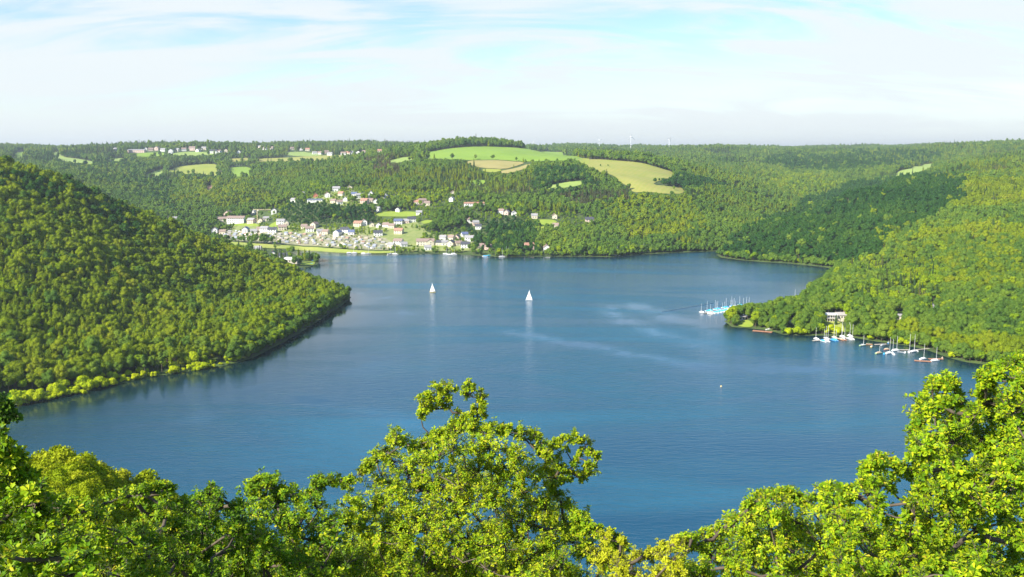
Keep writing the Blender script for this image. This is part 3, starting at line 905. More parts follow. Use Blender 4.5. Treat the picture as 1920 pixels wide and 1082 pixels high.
# px, py, size, wall, roof, place, turned
HS = [(316, 414, 's', 'white', 'grey', V_LOW), (329, 413, 's', 'cream', 'grey', V_LOW), (353, 421, 's', 'white', 'grey', V_LOW), (403, 436, 'm', 'white', 'grey', V_LOW), (418, 438, 's', 'cream', 'brown', V_LOW),
      (461, 435, 'm', 'white', 'blue', V_LOW), (476, 437, 's', 'white', 'grey', V_LOW), (488, 433, 's', 'cream', 'brown', V_LOW), (497, 434, 'm', 'white', 'grey', V_LOW), (511, 436, 'm', 'white', 'dark', V_LOW),
      (472, 418, 'm', 'pink', 'grey', V_LOW), (489, 416, 's', 'cream', 'brown', V_LOW), (499, 413, 's', 'cream', 'grey', V_LOW), (476, 401, 's', 'white', 'grey', V_UP), (514, 399, 'm', 'white', 'dark', V_UP),
      (527, 420, 'm', 'white', 'grey', V_LOW), (537, 421, 's', 'cream', 'grey', V_LOW), (530, 431, 'm', 'cream', 'brown', V_LOW), (571, 428, 's', 'cream', 'brown', V_LOW), (581, 434, 'm', 'white', 'brown', V_LOW),
      (590, 426, 'm', 'cream', 'brown', V_LOW), (600, 437, 's', 'white', 'grey', V_LOW), (611, 438, 's', 'cream', 'brown', V_LOW), (633, 441, 'm', 'white', 'blue', V_LOW), (647, 436, 'm', 'white', 'dark', V_LOW),
      (659, 439, 's', 'white', 'blue', V_LOW), (672, 424, 'm', 'cream', 'red', V_LOW), (683, 421, 'm', 'white', 'brown', V_LOW), (697, 424, 's', 'cream', 'dark', V_LOW), (710, 425, 's', 'white', 'dark', V_LOW),
      (724, 425, 's', 'white', 'brown', V_LOW), (735, 427, 's', 'cream', 'brown', V_LOW), (747, 420, 'm', 'white', 'blue', V_LOW), (762, 418, 's', 'pink', 'grey', V_LOW), (772, 416, 'm', 'white', 'dark', V_LOW),
      (709, 442, 'm', 'white', 'dark', V_LOW), (748, 438, 'm', 'cream', 'red', V_LOW), (747, 458, 'm', 'white', 'brown', V_SHORE), (757, 462, 's', 'white', 'grey', V_SHORE), (734, 463, 's', 'cream', 'grey', V_SHORE),
      (790, 459, 'm', 'pink', 'brown', V_SHORE), (805, 459, 'm', 'cream', 'brown', V_SHORE), (802, 468, 's', 'white', 'grey', V_SHORE), (824, 459, 's', 'cream', 'dark', V_SHORE), (834, 459, 's', 'white', 'grey', V_SHORE),
      (846, 461, 'm', 'cream', 'dark', V_SHORE), (860, 460, 's', 'cream', 'brown', V_SHORE), (873, 464, 'm', 'white', 'dark', V_SHORE), (846, 449, 's', 'cream', 'brown', V_LOW), (857, 448, 's', 'pink', 'dark', V_LOW),
      (831, 449, 's', 'white', 'grey', V_LOW), (881, 452, 'm', 'white', 'grey', V_LOW), (871, 443, 's', 'white', 'blue', V_LOW), (901, 465, 's', 'cream', 'brown', V_SHORE), (916, 467, 's', 'pink', 'brown', V_SHORE),
      (566, 366, 's', 'white', 'grey', V_UP), (592, 369, 's', 'red', 'red', V_UP), (614, 369, 'm', 'white', 'red', V_UP), (631, 358, 'm', 'white', 'grey', V_UP), (656, 356, 'm', 'cream', 'brown', V_UP),
      (640, 366, 's', 'cream', 'red', V_UP), (664, 367, 's', 'white', 'blue', V_UP), (674, 371, 'm', 'white', 'grey', V_UP), (626, 380, 's', 'cream', 'brown', V_UP), (637, 382, 's', 'white', 'brown', V_UP),
      (648, 376, 's', 'white', 'grey', V_UP), (684, 381, 'm', 'pink', 'red', V_UP), (695, 379, 's', 'cream', 'brown', V_UP), (705, 380, 's', 'white', 'grey', V_UP), (723, 370, 's', 'white', 'grey', V_UP), (551, 378, 's', 'white', 'grey', V_UP),
      (781, 382, 's', 'cream', 'red', V_UP), (792, 381, 'm', 'pink', 'brown', V_UP), (801, 384, 's', 'cream', 'brown', V_UP), (708, 395, 's', 'white', 'grey', V_UP), (747, 396, 's', 'white', 'dark', V_UP), (786, 402, 's', 'white', 'grey', V_UP),
      (849, 364, 's', 'cream', 'brown', V_RIGHT), (847, 376, 's', 'white', 'grey', V_RIGHT), (940, 399, 's', 'white', 'brown', V_RIGHT), (950, 401, 's', 'pink', 'grey', V_RIGHT), (964, 403, 's', 'white', 'grey', V_RIGHT),
      (1002, 408, 's', 'cream', 'grey', V_RIGHT), (1040, 408, 's', 'cream', 'brown', V_RIGHT), (1105, 417, 'm', 'pink', 'dark', V_RIGHT), (1042, 426, 's', 'cream', 'brown', V_RIGHT), (881, 416, 's', 'white', 'brown', V_RIGHT),
      (892, 421, 's', 'pink', 'grey', V_RIGHT), (897, 428, 's', 'white', 'dark', V_RIGHT), (992, 466, 'm', 'pink', 'red', V_SHORE), (1025, 470, 'm', 'white', 'brown', V_SHORE),
      (140, 281, 's', 'cream', 'red', V_FAR), (152, 281, 's', 'white', 'red', V_FAR), (217, 282, 's', 'white', 'grey', V_FAR), (274, 281, 's', 'white', 'brown', V_FAR), (283, 282, 's', 'pink', 'brown', V_FAR), (295, 281, 'm', 'pink', 'brown', V_FAR),
      (306, 283, 's', 'white', 'grey', V_FAR), (321, 286, 'm', 'white', 'grey', V_FAR), (333, 283, 's', 'cream', 'grey', V_FAR), (345, 282, 's', 'white', 'brown', V_FAR), (361, 281, 'm', 'pink', 'brown', V_FAR), (372, 284, 's', 'white', 'grey', V_FAR),
      (383, 280, 's', 'cream', 'grey', V_FAR), (400, 287, 'm', 'white', 'dark', V_FAR), (411, 286, 's', 'white', 'brown', V_FAR), (424, 284, 's', 'cream', 'brown', V_FAR), (448, 287, 's', 'white', 'grey', V_FAR),
      (487, 277, 's', 'cream', 'grey', V_RIDGE), (497, 280, 's', 'white', 'brown', V_RIDGE), (510, 279, 's', 'cream', 'brown', V_RIDGE), (548, 280, 's', 'cream', 'brown', V_RIDGE), (565, 281, 's', 'white', 'brown', V_RIDGE), (577, 282, 's', 'cream', 'red', V_RIDGE),
      (590, 289, 's', 'white', 'grey', V_RIDGE), (600, 289, 's', 'white', 'brown', V_RIDGE), (613, 287, 's', 'pink', 'brown', V_RIDGE), (619, 291, 's', 'white', 'grey', V_RIDGE), (644, 290, 's', 'white', 'brown', V_RIDGE), (653, 289, 's', 'cream', 'red', V_RIDGE),
      (662, 288, 's', 'white', 'grey', V_RIDGE), (672, 288, 's', 'white', 'brown', V_RIDGE), (682, 287, 's', 'cream', 'brown', V_RIDGE), (712, 285, 's', 'cream', 'red', V_RIDGE),
      (484, 470, 's', 'white', 'grey', 'behind the left headland'), (512, 480, 's', 'white', 'dark', 'behind the left headland'),]
WALL = {'white': (0.82, 0.81, 0.77), 'cream': (0.72, 0.64, 0.48), 'pink': (0.66, 0.50, 0.42), 'red': (0.55, 0.2, 0.12)}
ROOF = {'grey': (0.33, 0.32, 0.32), 'dark': (0.07, 0.075, 0.09), 'brown': (0.30, 0.22, 0.18), 'red': (0.42, 0.22, 0.15), 'blue': (0.12, 0.15, 0.26)}
for k, c in WALL.items(): paint('plaster_' + k, c, 0.85, 0.06, 0.6)
for k, c in ROOF.items(): paint('roof_' + k, c, 0.7, 0.15, 0.8)
M_GLASS = paint('dark_window_glass', (0.03, 0.04, 0.05), 0.12, 0.1, 1)
M_FRAME = paint('window_frame_white', (0.75, 0.75, 0.72), 0.5, 0.05, 1)


class MB:
    """collects boxes, prisms and tubes into one mesh"""
    def __init__(s): s.v = []; s.f = []; s.m = []

    def add(s, v, f, mi=0):
        o = len(s.v)
        s.v += [tuple(p) for p in v]; s.f += [tuple(i + o for i in q) for q in f]; s.m += [mi] * len(f)
        return s

    def box(s, x0, x1, y0, y1, z0, z1, mi=0):
        v = [(x0, y0, z0), (x1, y0, z0), (x1, y1, z0), (x0, y1, z0), (x0, y0, z1), (x1, y0, z1), (x1, y1, z1), (x0, y1, z1)]
        return s.add(v, [(0, 3, 2, 1), (4, 5, 6, 7), (0, 1, 5, 4), (1, 2, 6, 5), (2, 3, 7, 6), (3, 0, 4, 7)], mi)

    def tube(s, path, radii, sides=6, mi=0):
        v, f = tube_np(path, radii, sides)
        n = len(v)
        s.add(v, [tuple(q) for q in f], mi)
        s.add(v[:sides], [tuple(range(sides))[::-1]], mi); s.add(v[-sides:], [tuple(range(sides))], mi)
        return s

    def mesh(s, name, *mats):
        me = bpy.data.meshes.new(name)
        me.from_pydata(s.v, [], s.f)
        for m_ in mats: me.materials.append(m_)
        me.polygons.foreach_set('material_index', s.m)
        me.update()
        return me


def house_meshes(L, Wd, H, pitch, wall, roof):
    """gabled house, ridge along x: walls with gables, roof slabs with eaves"""
    rz = H + Wd / 2 * math.tan(pitch)
    a = MB()
    x0, x1, y0, y1 = -L / 2, L / 2, -Wd / 2, Wd / 2
    a.add([(x0, y0, -2.5), (x1, y0, -2.5), (x1, y1, -2.5), (x0, y1, -2.5), (x0, y0, H), (x1, y0, H), (x1, y1, H), (x0, y1, H), (x0, 0, rz), (x1, 0, rz)],
          [(0, 1, 5, 4), (2, 3, 7, 6), (1, 2, 6, 9, 5), (3, 0, 4, 8, 7), (4, 5, 9, 8), (6, 7, 8, 9), (0, 3, 2, 1)])
    wm = a.mesh('wall', _pm['plaster_' + wall])
    b = MB()
    e, t = 0.6, 0.28
    tn = math.tan(pitch)
    for sgn in (-1, 1):
        ye = sgn * (Wd / 2 + e); ze = H - e * tn
        vv = [(x0 - e, ye, ze + .04), (x1 + e, ye, ze + .04), (x1 + e, 0, rz + .04), (x0 - e, 0, rz + .04)]
        vv += [(p[0], p[1], p[2] + t) for p in vv]
        ff = [(0, 1, 2, 3), (7, 6, 5, 4), (0, 4, 5, 1), (1, 5, 6, 2), (2, 6, 7, 3), (3, 7, 4, 0)]
        if sgn > 0: ff = [q[::-1] for q in ff]
        b.add(vv, ff)
    rm = b.mesh('roof', _pm['roof_' + roof])
    return wm, rm, rz


def win_mesh(w, h):
    a = MB()
    a.box(-w / 2, w / 2, -0.05, 0.12, 0, h, 0)
    fw = 0.09
    a.box(-w / 2 - fw, -w / 2, -0.10, 0.1, -fw, h + fw, 1).box(w / 2, w / 2 + fw, -0.10, 0.1, -fw, h + fw, 1)
    a.box(-w / 2, w / 2, -0.10, 0.1, h, h + fw, 1).box(-w / 2, w / 2, -0.10, 0.1, -fw, 0, 1)
    return a.mesh('window', M_GLASS, M_FRAME)


WIN = win_mesh(1.4, 1.5)
CHIM = MB().box(-.4, .4, -.4, .4, -1.2, 1.3).box(-.5, .5, -.5, .5, 1.3, 1.5).mesh('chimney', paint('chimney_brick', (0.3, 0.17, 0.12), .9))
DOORM = MB().box(-.6, .6, -.06, .1, 0, 2.1).mesh('door', paint('door_wood', (0.16, 0.10, 0.06), .6))
_hc = {}
HOUSE_POS = []     # x, y, z, half width in m for keeping trees away


def place_house(px, py, L, Wd, H, pitch, wall, roof, rz_deg, name='house', nwin=3, chim=True):
    x, y, z = hit(px, py)
    key = (L, Wd, H, pitch, wall, roof)
    if key not in _hc: _hc[key] = house_meshes(*key)
    wm, rm, rz = _hc[key]
    e = link(name, None, None, (x, y, z + 0.1), (0, 0, R(rz_deg)))
    link('wall', wm, e)
    ro = link('roof', rm, e)
    if chim: link('chimney', CHIM, ro, (L * 0.22, Wd * 0.12, rz - 0.3))
    nf = max(1, int(H // 2.7))
    for fl in range(nf):
        for k in range(nwin):
            wx = (k + 0.5) / nwin * L * 0.9 - L * 0.45
            link('window', WIN, e, (wx, -Wd / 2, 0.9 + fl * 2.8))
    for fl in range(nf):
        link('window', WIN, e, (L / 2, Wd * 0.18, 0.9 + fl * 2.8), (0, 0, R(90)))
        link('window', WIN, e, (-L / 2, -Wd * 0.18, 0.9 + fl * 2.8), (0, 0, R(-90)))
    HOUSE_POS.append((x, y, z, L / 2 + 1.5))
    return e


hr = random.Random(5)
HOUSES = []
for (px, py, sz, wall, roof, place) in HS:
    L, Wd, H = {'s': (9.5, 7.5, 4.4), 'm': (13, 9, 6.0)}[sz]
    if place in (V_FAR, V_RIDGE): L, Wd, H = L * 1.7, Wd * 1.6, H * 1.5
    rot = hr.choice([0, 0, -15, 12, 20, -25, 75, 90, -80, 100])
    o = place_house(px, py + 1, L, Wd, H, R(38 if sz == 's' else 35), wall, roof, rot, nwin=2 if sz == 's' else 3)
    HOUSES.append((o, px, wall, roof, place))
    o['group'] = {V_UP: 'houses of the hillside hamlet', V_LOW: 'houses of the lakeside village', V_FAR: 'houses on the left skyline', V_RIDGE: 'houses along the skyline beside the meadow',
                  V_RIGHT: 'houses among the trees right of the village', V_SHORE: 'houses at the village waterfront'}.get(place, 'small outlying houses')
ORD = ['', 'second', 'third', 'fourth', 'fifth', 'sixth', 'seventh', 'eighth', 'ninth', 'tenth', 'eleventh', 'twelfth', 'thirteenth', 'fourteenth', 'fifteenth']


def nth(i):
    if i == 0: return 'leftmost'
    if i < len(ORD): return ORD[i] + ' from the left'
    n_ = i + 1
    return f"{n_}{'th' if 10 < n_ % 100 < 14 else {1: 'st', 2: 'nd', 3: 'rd'}.get(n_ % 10, 'th')} from the left"


RN = {'grey': 'pale grey', 'dark': 'black', 'brown': 'brown', 'red': 'red', 'blue': 'slate blue'}
_g = {}
for (o, px, wall, roof, place) in HOUSES: _g.setdefault((wall, roof, place), []).append((px, o))
for (wall, roof, place), L_ in _g.items():
    L_.sort(key=lambda t: t[0])
    for i, (px, o) in enumerate(L_):
        lab = f"{wall} house with {RN[roof]} roof {place}"
        if len(L_) > 1: lab += ', ' + (nth(i) if i < len(L_) - 1 else 'rightmost')
        tag(o, lab, 'house')
# larger single buildings
for (px, py, L, Wd, H, p, wall, roof, rot, lab, nw) in [
        (444, 418, 30, 13, 8.5, 28, 'white', 'brown', -6, 'long white hotel with brown roof above the lakeside village', 8),
        (420, 416, 22, 11, 5.5, 30, 'cream', 'brown', 10, 'cream building with brown roof joined left of the long white hotel', 5),
        (429, 408, 16, 11, 8, 40, 'pink', 'brown', 80, 'tall pink gabled house behind the long white hotel', 3),
        (591, 378, 26, 9, 3.6, 12, 'white', 'blue', 0, 'long low white building with slate blue roof in the hillside hamlet', 9),
        (889, 385, 34, 9, 3.4, 22, 'white', 'red', 4, 'long white building with red roof alone among the dark trees', 8),
        (257, 286, 60, 22, 8, 16, 'pink', 'grey', 0, 'wide low brick hall on the far left skyline', 8),
        (696, 372, 7, 9, 8, 50, 'white', 'grey', 90, 'narrow white house with tall steep gable in the hillside hamlet', 1),
        (798, 460, 26, 11, 6.5, 32, 'cream', 'brown', 0, 'largest cream house with broad brown roof on the village waterfront', 6)]:
    o = place_house(px, py, L, Wd, H, R(p), wall, roof, rot, 'hall' if 'hall' in lab else ('hotel' if 'hotel' in lab and 'long white hotel with' in lab else 'house'), nw)
    tag(o, lab, 'building' if L > 20 else 'house')

# caravans and awnings of the campsite
cr_ = random.Random(11)
CAMP_PX = [(396, 437), (440, 433), (500, 437), (560, 438), (640, 442), (700, 446), (725, 455), (728, 466), (700, 468), (640, 463), (570, 459), (520, 455), (470, 452), (430, 449), (404, 444)]


def caravan_meshes(body, awn):
    a = MB()
    prof = [(-2.9, 0.55), (-3.1, 1.1), (-2.8, 2.35), (-2.4, 2.6), (2.5, 2.6), (2.9, 2.3), (3.1, 1.2), (2.9, 0.55)]
    n = len(prof)
    v = [(x, -1.15, z) for x, z in prof] + [(x, 1.15, z) for x, z in prof]
    f = [tuple(range(n)), tuple(range(2 * n - 1, n - 1, -1))] + [(i, i + n, (i + 1) % n + n, (i + 1) % n) for i in range(n)]
    a.add(v, f)
    bm_ = a.mesh('body', paint('caravan_' + body, {'white': (.8, .8, .78), 'cream': (.74, .68, .55), 'beige': (.58, .5, .4)}[body], .4, .05))
    w = MB().box(-2.2, -.9, -1.2, -1.14, 1.4, 2.1).box(0.6, 1.9, -1.2, -1.14, 1.4, 2.1).mesh('window', M_GLASS)
    t = MB().add([(-2.6, -1.2, 2.45), (2.4, -1.2, 2.45), (2.4, -3.8, 1.9), (-2.6, -3.8, 1.9), (-2.6, -3.8, 0), (2.4, -3.8, 0), (-2.6, -1.2, 0), (2.4, -1.2, 0)],
                 [(0, 3, 2, 1), (3, 4, 5, 2), (0, 6, 4, 3), (1, 2, 5, 7)]).mesh('awning', paint('awning_' + awn, {'green': (.22, .26, .18), 'blue': (.34, .38, .46), 'tan': (.6, .5, .38), 'red': (.46, .3, .22), 'grey': (.42, .4, .38)}[awn], .9))
    wh = MB()
    for sy in (-1.05, 1.05): wh.tube([(0, sy - .1, .35), (0, sy + .1, .35)], [.35, .35], 10)
    return bm_, w, t, wh.mesh('wheel', paint('tyre', (.02, .02, .02), .9))


CVK = [(b, a) for b in ('white', 'cream', 'beige') for a in ('green', 'blue', 'tan', 'red', 'grey')]
CVM = {k: caravan_meshes(*k) for k in CVK}
camps, CAMPP, tries = [], [], 0
while len(camps) < 115 and tries < 6000:
    tries += 1
    px, py = cr_.uniform(396, 730), cr_.uniform(434, 468)
    if not inpoly(np.array([px]), np.array([py]), CAMP_PX)[0]: continue
    x, y, z = hit(px, py)
    if z < 0.4 or y < 1150: continue
    if any(math.hypot(x - a, y - b) < 8.2 for a, b in CAMPP): continue
    if any(math.hypot(x - h[0], y - h[1]) < h[3] + 5 for h in HOUSE_POS): continue
    k = cr_.choice(CVK)
    CAMPP.append((x, y))
    e = link('caravan', None, None, (x, y, z + 0.5), (0, 0, R(cr_.choice([0, 8, -10, 90, 80]) + cr_.uniform(-6, 6))))
    for nm, me in zip(('body', 'window', 'awning', 'wheel'), CVM[k]): link(nm, me, e)
    camps.append((px, py, k, e))
_g = {}
for c in camps: _g.setdefault((c[2], 'back' if c[1] < 448 else 'front'), []).append(c)
for ((b, a), rw), L_ in _g.items():
    L_.sort(key=lambda t: t[0])
    for i, c in enumerate(L_):
        tag(c[3], f"{b} caravan with {a} awning in the {rw} rows of the campsite, {nth(i) if i < len(L_) - 1 or i == 0 else 'rightmost'}", 'caravan', 'caravans on the lakeside campsite')

# ------------------------------------------------------------------ the woods
UB = np.linspace(-0.78, 0.78, 1200)
YB = 45 * np.exp(np.linspace(0, math.log(5600 / 45), 1500))
UU, YY = np.meshgrid(UB, YB, indexing='ij')
HH = hgt(UU * YY, YY)
fieldmask = np.zeros(HH.shape, bool)
for w in FIELD_W: fieldmask |= inpoly(UU * YY, YY, w)
canopy = HH + np.where((HH < 0.3) | fieldmask, 0, 11.0)
MA = np.maximum.accumulate((canopy - CAMZ) / YY, axis=1)


def visible(x, y, ztop, slack=9.0):
    ui = np.clip(((x / y - UB[0]) / (UB[1] - UB[0])).round().astype(int), 0, len(UB) - 1)
    yi = np.clip(np.searchsorted(YB, y * 0.985) - 1, 0, len(YB) - 1)
    return (ztop - CAMZ) / y > MA[ui, yi] - slack / y


def grid_pts(y0, y1, sp):
    xm = y1 * 0.72 + 30
    gx, gy = np.meshgrid(np.arange(-xm, xm, sp), np.arange(y0, y1, sp * 0.87))
    gx = gx + (np.arange(gx.shape[0]) % 2)[:, None] * sp / 2
    gx = gx.ravel() + rng.uniform(-.38, .38, gx.size) * sp
    gy = gy.ravel() + rng.uniform(-.38, .38, gy.size) * sp
    k = (np.abs(gx) < gy * 0.70 + 30) & (gy > 30)
    return gx[k], gy[k]


GX_, GY_ = [], []
for y0, y1, sp in [(30, 400, 5.5), (400, 1000, 4.6), (1000, 2000, 6.2), (2000, 3000, 8.6), (3000, 5400, 12.0)]:
    a, b = grid_pts(y0, y1, sp); GX_.append(a); GY_.append(b)
tx, ty = np.concatenate(GX_), np.concatenate(GY_)
tz = hgt(tx, ty)
# a closed row of low crowns right on the waterline
ex, ey = [], []
for (xa, ya), (xb, yb) in zip(LAKE, LAKE[1:] + LAKE[:1]):
    L_ = math.hypot(xb - xa, yb - ya)
    if L_ > 260 or max(ya, yb) < 410: continue
    for q in range(int(L_ / 4.6) + 1):
        t_ = (q + rng.uniform(.1, .9)) / (int(L_ / 4.6) + 1)
        ox_, oy_ = (yb - ya) / L_, -(xb - xa) / L_
        d_ = rng.uniform(0.8, 5.5) + (1.6 if xa > 230 else 0)
        ex.append(xa + (xb - xa) * t_ + ox_ * d_); ey.append(ya + (yb - ya) * t_ + oy_ * d_)
        ex.append(xa + (xb - xa) * t_ - ox_ * d_); ey.append(ya + (yb - ya) * t_ - oy_ * d_)
ex, ey = np.array(ex), np.array(ey)
k0 = ~inpoly(ex, ey, LAKE)
ex, ey = ex[k0], ey[k0]
tx, ty = np.concatenate([tx, ex]), np.concatenate([ty, ey])
edge_row = np.concatenate([np.zeros(len(tz), bool), np.ones(len(ex), bool)])
tz = np.maximum(hgt(tx, ty), np.where(edge_row, 0.0, -9))
_sd = polydist(tx, ty, LAKE)
_px0 = proj(tx, ty, tz)[0]
_back = (ty < 760) & (tx < -60) & (_px0 < 425) & (_sd < 8 + 5 * vnoise(tx, ty, 30, 5))
ok = ((tz > 0.25) | edge_row) & ~_back
ok &= visible(tx, ty, tz + 14)
tx, ty, tz, edge_row = tx[ok], ty[ok], tz[ok], edge_row[ok]
ppx, ppb = proj(tx, ty, tz)
sc_ = np.clip(rng.normal(0.93, 0.19, len(tx)), 0.5, 1.45) * (1 + 0.15 * (ty > 2000) + 0.25 * (ty > 3000)) * np.where(ty < 1000, 0.76, np.where(ty < 2000, 0.84, 1.0)) * np.where(edge_row, 1.15, 1.0)
# low growth near the shore and in the village
vill = inpoly(ppx, ppb, [(300, 405), (420, 395), (520, 390), (545, 355), (640, 345), (740, 360), (830, 360), (900, 380), (1010, 398), (1120, 405), (1120, 425), (1030, 440), (930, 475), (760, 478), (400, 470), (300, 425)])
wood_in = fbm(tx, ty, 70, 3, 21) > 0.12
low = vill & ~wood_in
sc_[low] *= 0.55
_ed = edge_row & (ppx < 300)
sc_[_ed] *= 0.8
sc_[edge_row] *= rng.uniform(0.55, 1.05, int(edge_row.sum()))
sc_[edge_row & vill] *= 0.55
camp = inpoly(ppx, ppb, smooth_poly(CAMP_PX)) | inpoly(ppx, ppb, FIELD_PX[CAMPI])
GARDENS = [w for w, f in zip(FIELD_W, FIELDS) if f[0] == 'garden_ground']
keep = np.ones(len(tx), bool)
keep &= ~(low & (rng.random(len(tx)) < 0.22))
keep &= ~(edge_row & (ppx > 400) & (ppx < 930) & (ty > 1100) & (rng.random(len(tx)) < 0.72))
keep &= ~(edge_row & (ppx < 420) & (ty < 800) & (rng.random(len(tx)) < 0.85))
keep &= ~(camp & (rng.random(len(tx)) < 0.45))
sc_[camp] *= 0.6
_, ppt = proj(tx, ty, tz + 15.0 * sc_)
_, ppt8 = proj(tx, ty, tz + 12.0 * sc_)
for w, pxl in zip(FIELD_W, FIELD_PX):
    if w is FIELD_W[CAMPI] or w in GARDENS: continue          # trees stand on the campsite ground
    ym = max(p[1] for p in w)
    ymn = min(p[1] for p in w)
    inside = inpoly(tx, ty, w)
    front = (ty < ym) & (ty > ymn - 400) & (inpoly(ppx, ppt8, pxl) | inpoly(ppx, (ppt8 + ppb) / 2, pxl))
    few = rng.random(len(tx)) < 0.05
    keep &= ~(inside)
    keep &= ~(front & ~few)
for (hx, hy, hz_, hw) in HOUSE_POS:
    d = np.hypot(tx - hx, ty - hy)
    keep &= d > hw + 1.5
    hpx, hpy = proj(hx, hy, hz_ + 1.5)
    _, hpt = proj(hx, hy, hz_ + 7)
    frontal = (ty < hy) & (ty > hy - (150 if hy < 2000 else 1500)) & (np.abs(ppx - hpx) < (hw * FPX / hy) * 1.0 + 3.0 * FPX / ty * sc_ * 0.8) & (ppt < hpy)
    lower = frontal & (ppb > hpt)
    drop = lower & (rng.random(len(tx)) < (0.74 if hy < 2000 else 0.98))
    keep &= ~drop
for (hx, hy) in CAMPP:
    keep &= ~((np.abs(tx - hx) < 4.5) & (ty < hy + 4) & (ty > hy - 14))
# special places kept open: clubhouse, right shore clearings, harbour point, crane
OPEN = [(1543, 1588, 582, 605, 640, 745), (1742, 1768, 566, 582, 700, 900), (1676, 1696, 585, 600, 650, 850), (498, 575, 474, 496, 1080, 1250), (470, 512, 396, 416, 1350, 1700), (1476, 1492, 600, 608, 640, 760), (1380, 1412, 600, 612, 640, 800)]
for (a, b, c, d, y0, y1) in OPEN:
    keep &= ~((ppx > a) & (ppx < b) & (ppt < d) & (ppb > c) & (ty > y0) & (ty < y1) & (rng.random(len(tx)) < 0.9))
# our own slope: nothing may stand above the foliage outline of the photo except the grove
nearm = ty < 400
oy = np.interp(ppx, OX, OY)
gy2 = np.where((ppx > -80) & (ppx < 362), np.interp(ppx, GRX, GRY), 9999)
grove = nearm & (ppx > -80) & (ppx < 365) & (ty > 62) & (ty < 135)
lim = np.where(grove, 99999, oy + 34)
# shrink the grove trees so that their tops meet the outline
need = nearm & (ppt < lim)
# height that brings the top down to the limit
for _ in range(3):
    _, p0 = proj(tx, ty, tz + 13.5 * sc_)
    over = need & (p0 < lim)
    sc_[over] *= 0.9
_, p0 = proj(tx, ty, tz + 13.5 * sc_)
keep &= ~(nearm & (p0 < lim - 2))
keep &= ~(nearm & ~grove & (ty < 38))
keep &= ~(nearm & (tz < 2.0) & (ty > 150) & (p0 < lim))
sel = keep
tx, ty, tz, sc_, ppx, ppb, low, grove, nearm, camp, edge_row, vill = (a[sel] for a in (tx, ty, tz, sc_, ppx, ppb, low, grove, nearm, camp, edge_row, vill))
gx_l, gy_l, gs_l = [], [], []
for Y0, off in [(72, 84), (79, 62), (86, 42), (93, 26), (100, 12), (107, 2)]:
    for px in np.arange(-90, 362, 8.5):
        p_ = px + rng.uniform(-3.5, 3.5)
        Yj = Y0 + rng.uniform(-3, 3)
        t_ = float(np.interp(p_, GRX, GRY)) + off * rng.uniform(.75, 1.25) + rng.uniform(0, 9)
        q = atY(p_, t_, float(Yj))
        g_ = float(hgt(q[0], q[1]))
        s_ = (q[2] - g_) / 13.3
        if s_ < .25: continue
        gx_l.append(q[0]); gy_l.append(q[1]); gs_l.append(min(s_, 1.7))
n0, ng = len(tx), len(gx_l)
tx, ty, sc_ = np.concatenate([tx, gx_l]), np.concatenate([ty, gy_l]), np.concatenate([sc_, gs_l])
tz = hgt(tx, ty) * np.r_[np.ones(n0), np.ones(ng)]
tz[:n0] = np.maximum(tz[:n0], 0)
ppx, ppb = proj(tx, ty, tz)
low, camp, edge_row, vill = (np.concatenate([a, np.zeros(ng, bool)]) for a in (low, camp, edge_row, vill))
grove, nearm = np.concatenate([grove, np.ones(ng, bool)]), np.concatenate([nearm, np.ones(ng, bool)])
print('GROVE', ng, np.percentile(gs_l, [0, 50, 100]))
N = len(tx)
print('TREES', N)
# species: stands of spruce and larch, oak on the left hill, limes and pale crowns here and there
stand = fbm(tx, ty, 230, 3, 31)
stand2 = fbm(tx, ty, 120, 3, 41)
fam = np.full(N, 'broad_', dtype=object)
lefth = (tx < -120) & (ty < 1020) & (ty > 380)
righth = (tx > 150) & (ty < 1600)
fam[lefth] = 'olive_'
fam[lefth & (stand2 > 0.22) & (rng.random(N) < 0.45)] = 'larch_'
fam[righth & (stand > 0.02) & (ppx > 1560)] = 'olive_'
mix = rng.random(N)
coni = (~lefth) & (ty > 600) & ((stand > 0.33) | ((stand2 > 0.36) & (ty > 1400))) & (rng.random(N) < 0.75)
fam[coni] = 'spruce_'
fam[(stand2 < -0.36) & ~lefth & ~coni & (ty > 1000) & (rng.random(N) < 0.7)] = 'larch_'
fam[(ppx > 1610) & (ppx < 1760) & (ppb > 500) & (ppb < 575) & (mix < 0.6) & (ty < 1100)] = 'spruce_'
fam[(mix > 0.95) & (ty < 1300) & ~nearm] = 'lime_'
nearr = (ppx > 1400) & (ty < 900) & (ty > 600)
fam[nearr & (mix > 0.80)] = 'lime_'
fam[low & (mix > 0.6)] = 'lime_'
fam[(mix < 0.05) & (ty > 1000)] = 'spruce_'
shore_d = polydist(tx, ty, LAKE)
fam[(shore_d < 14) & lefth & (mix > 0.5)] = 'broad_'
m_ = rng.random(N)
fam[lefth & (m_ < 0.12)] = 'broad_'
fam[lefth & (m_ > 0.90)] = 'larch_'
fam[lefth & (m_ > 0.22) & (m_ < 0.29)] = 'lime_'
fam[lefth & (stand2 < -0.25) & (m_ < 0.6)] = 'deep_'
wob = 26 * (vnoise(tx, ty, 90, 77) - .5) + 10 * (vnoise(tx, ty, 28, 78) - .5)
def zoned(poly, f, p, cond=True):
    k = inpoly(ppx + wob, ppb + wob * .5, poly) & (rng.random(N) < p) & (ty > 600) & cond
    fam[k] = f
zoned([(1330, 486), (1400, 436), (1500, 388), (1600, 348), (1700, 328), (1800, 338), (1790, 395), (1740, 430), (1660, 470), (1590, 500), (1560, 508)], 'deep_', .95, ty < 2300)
zoned([(1440, 300), (1600, 292), (1760, 290), (1800, 300), (1680, 318), (1560, 330), (1420, 312)], 'deep_', .7, ty > 2000)
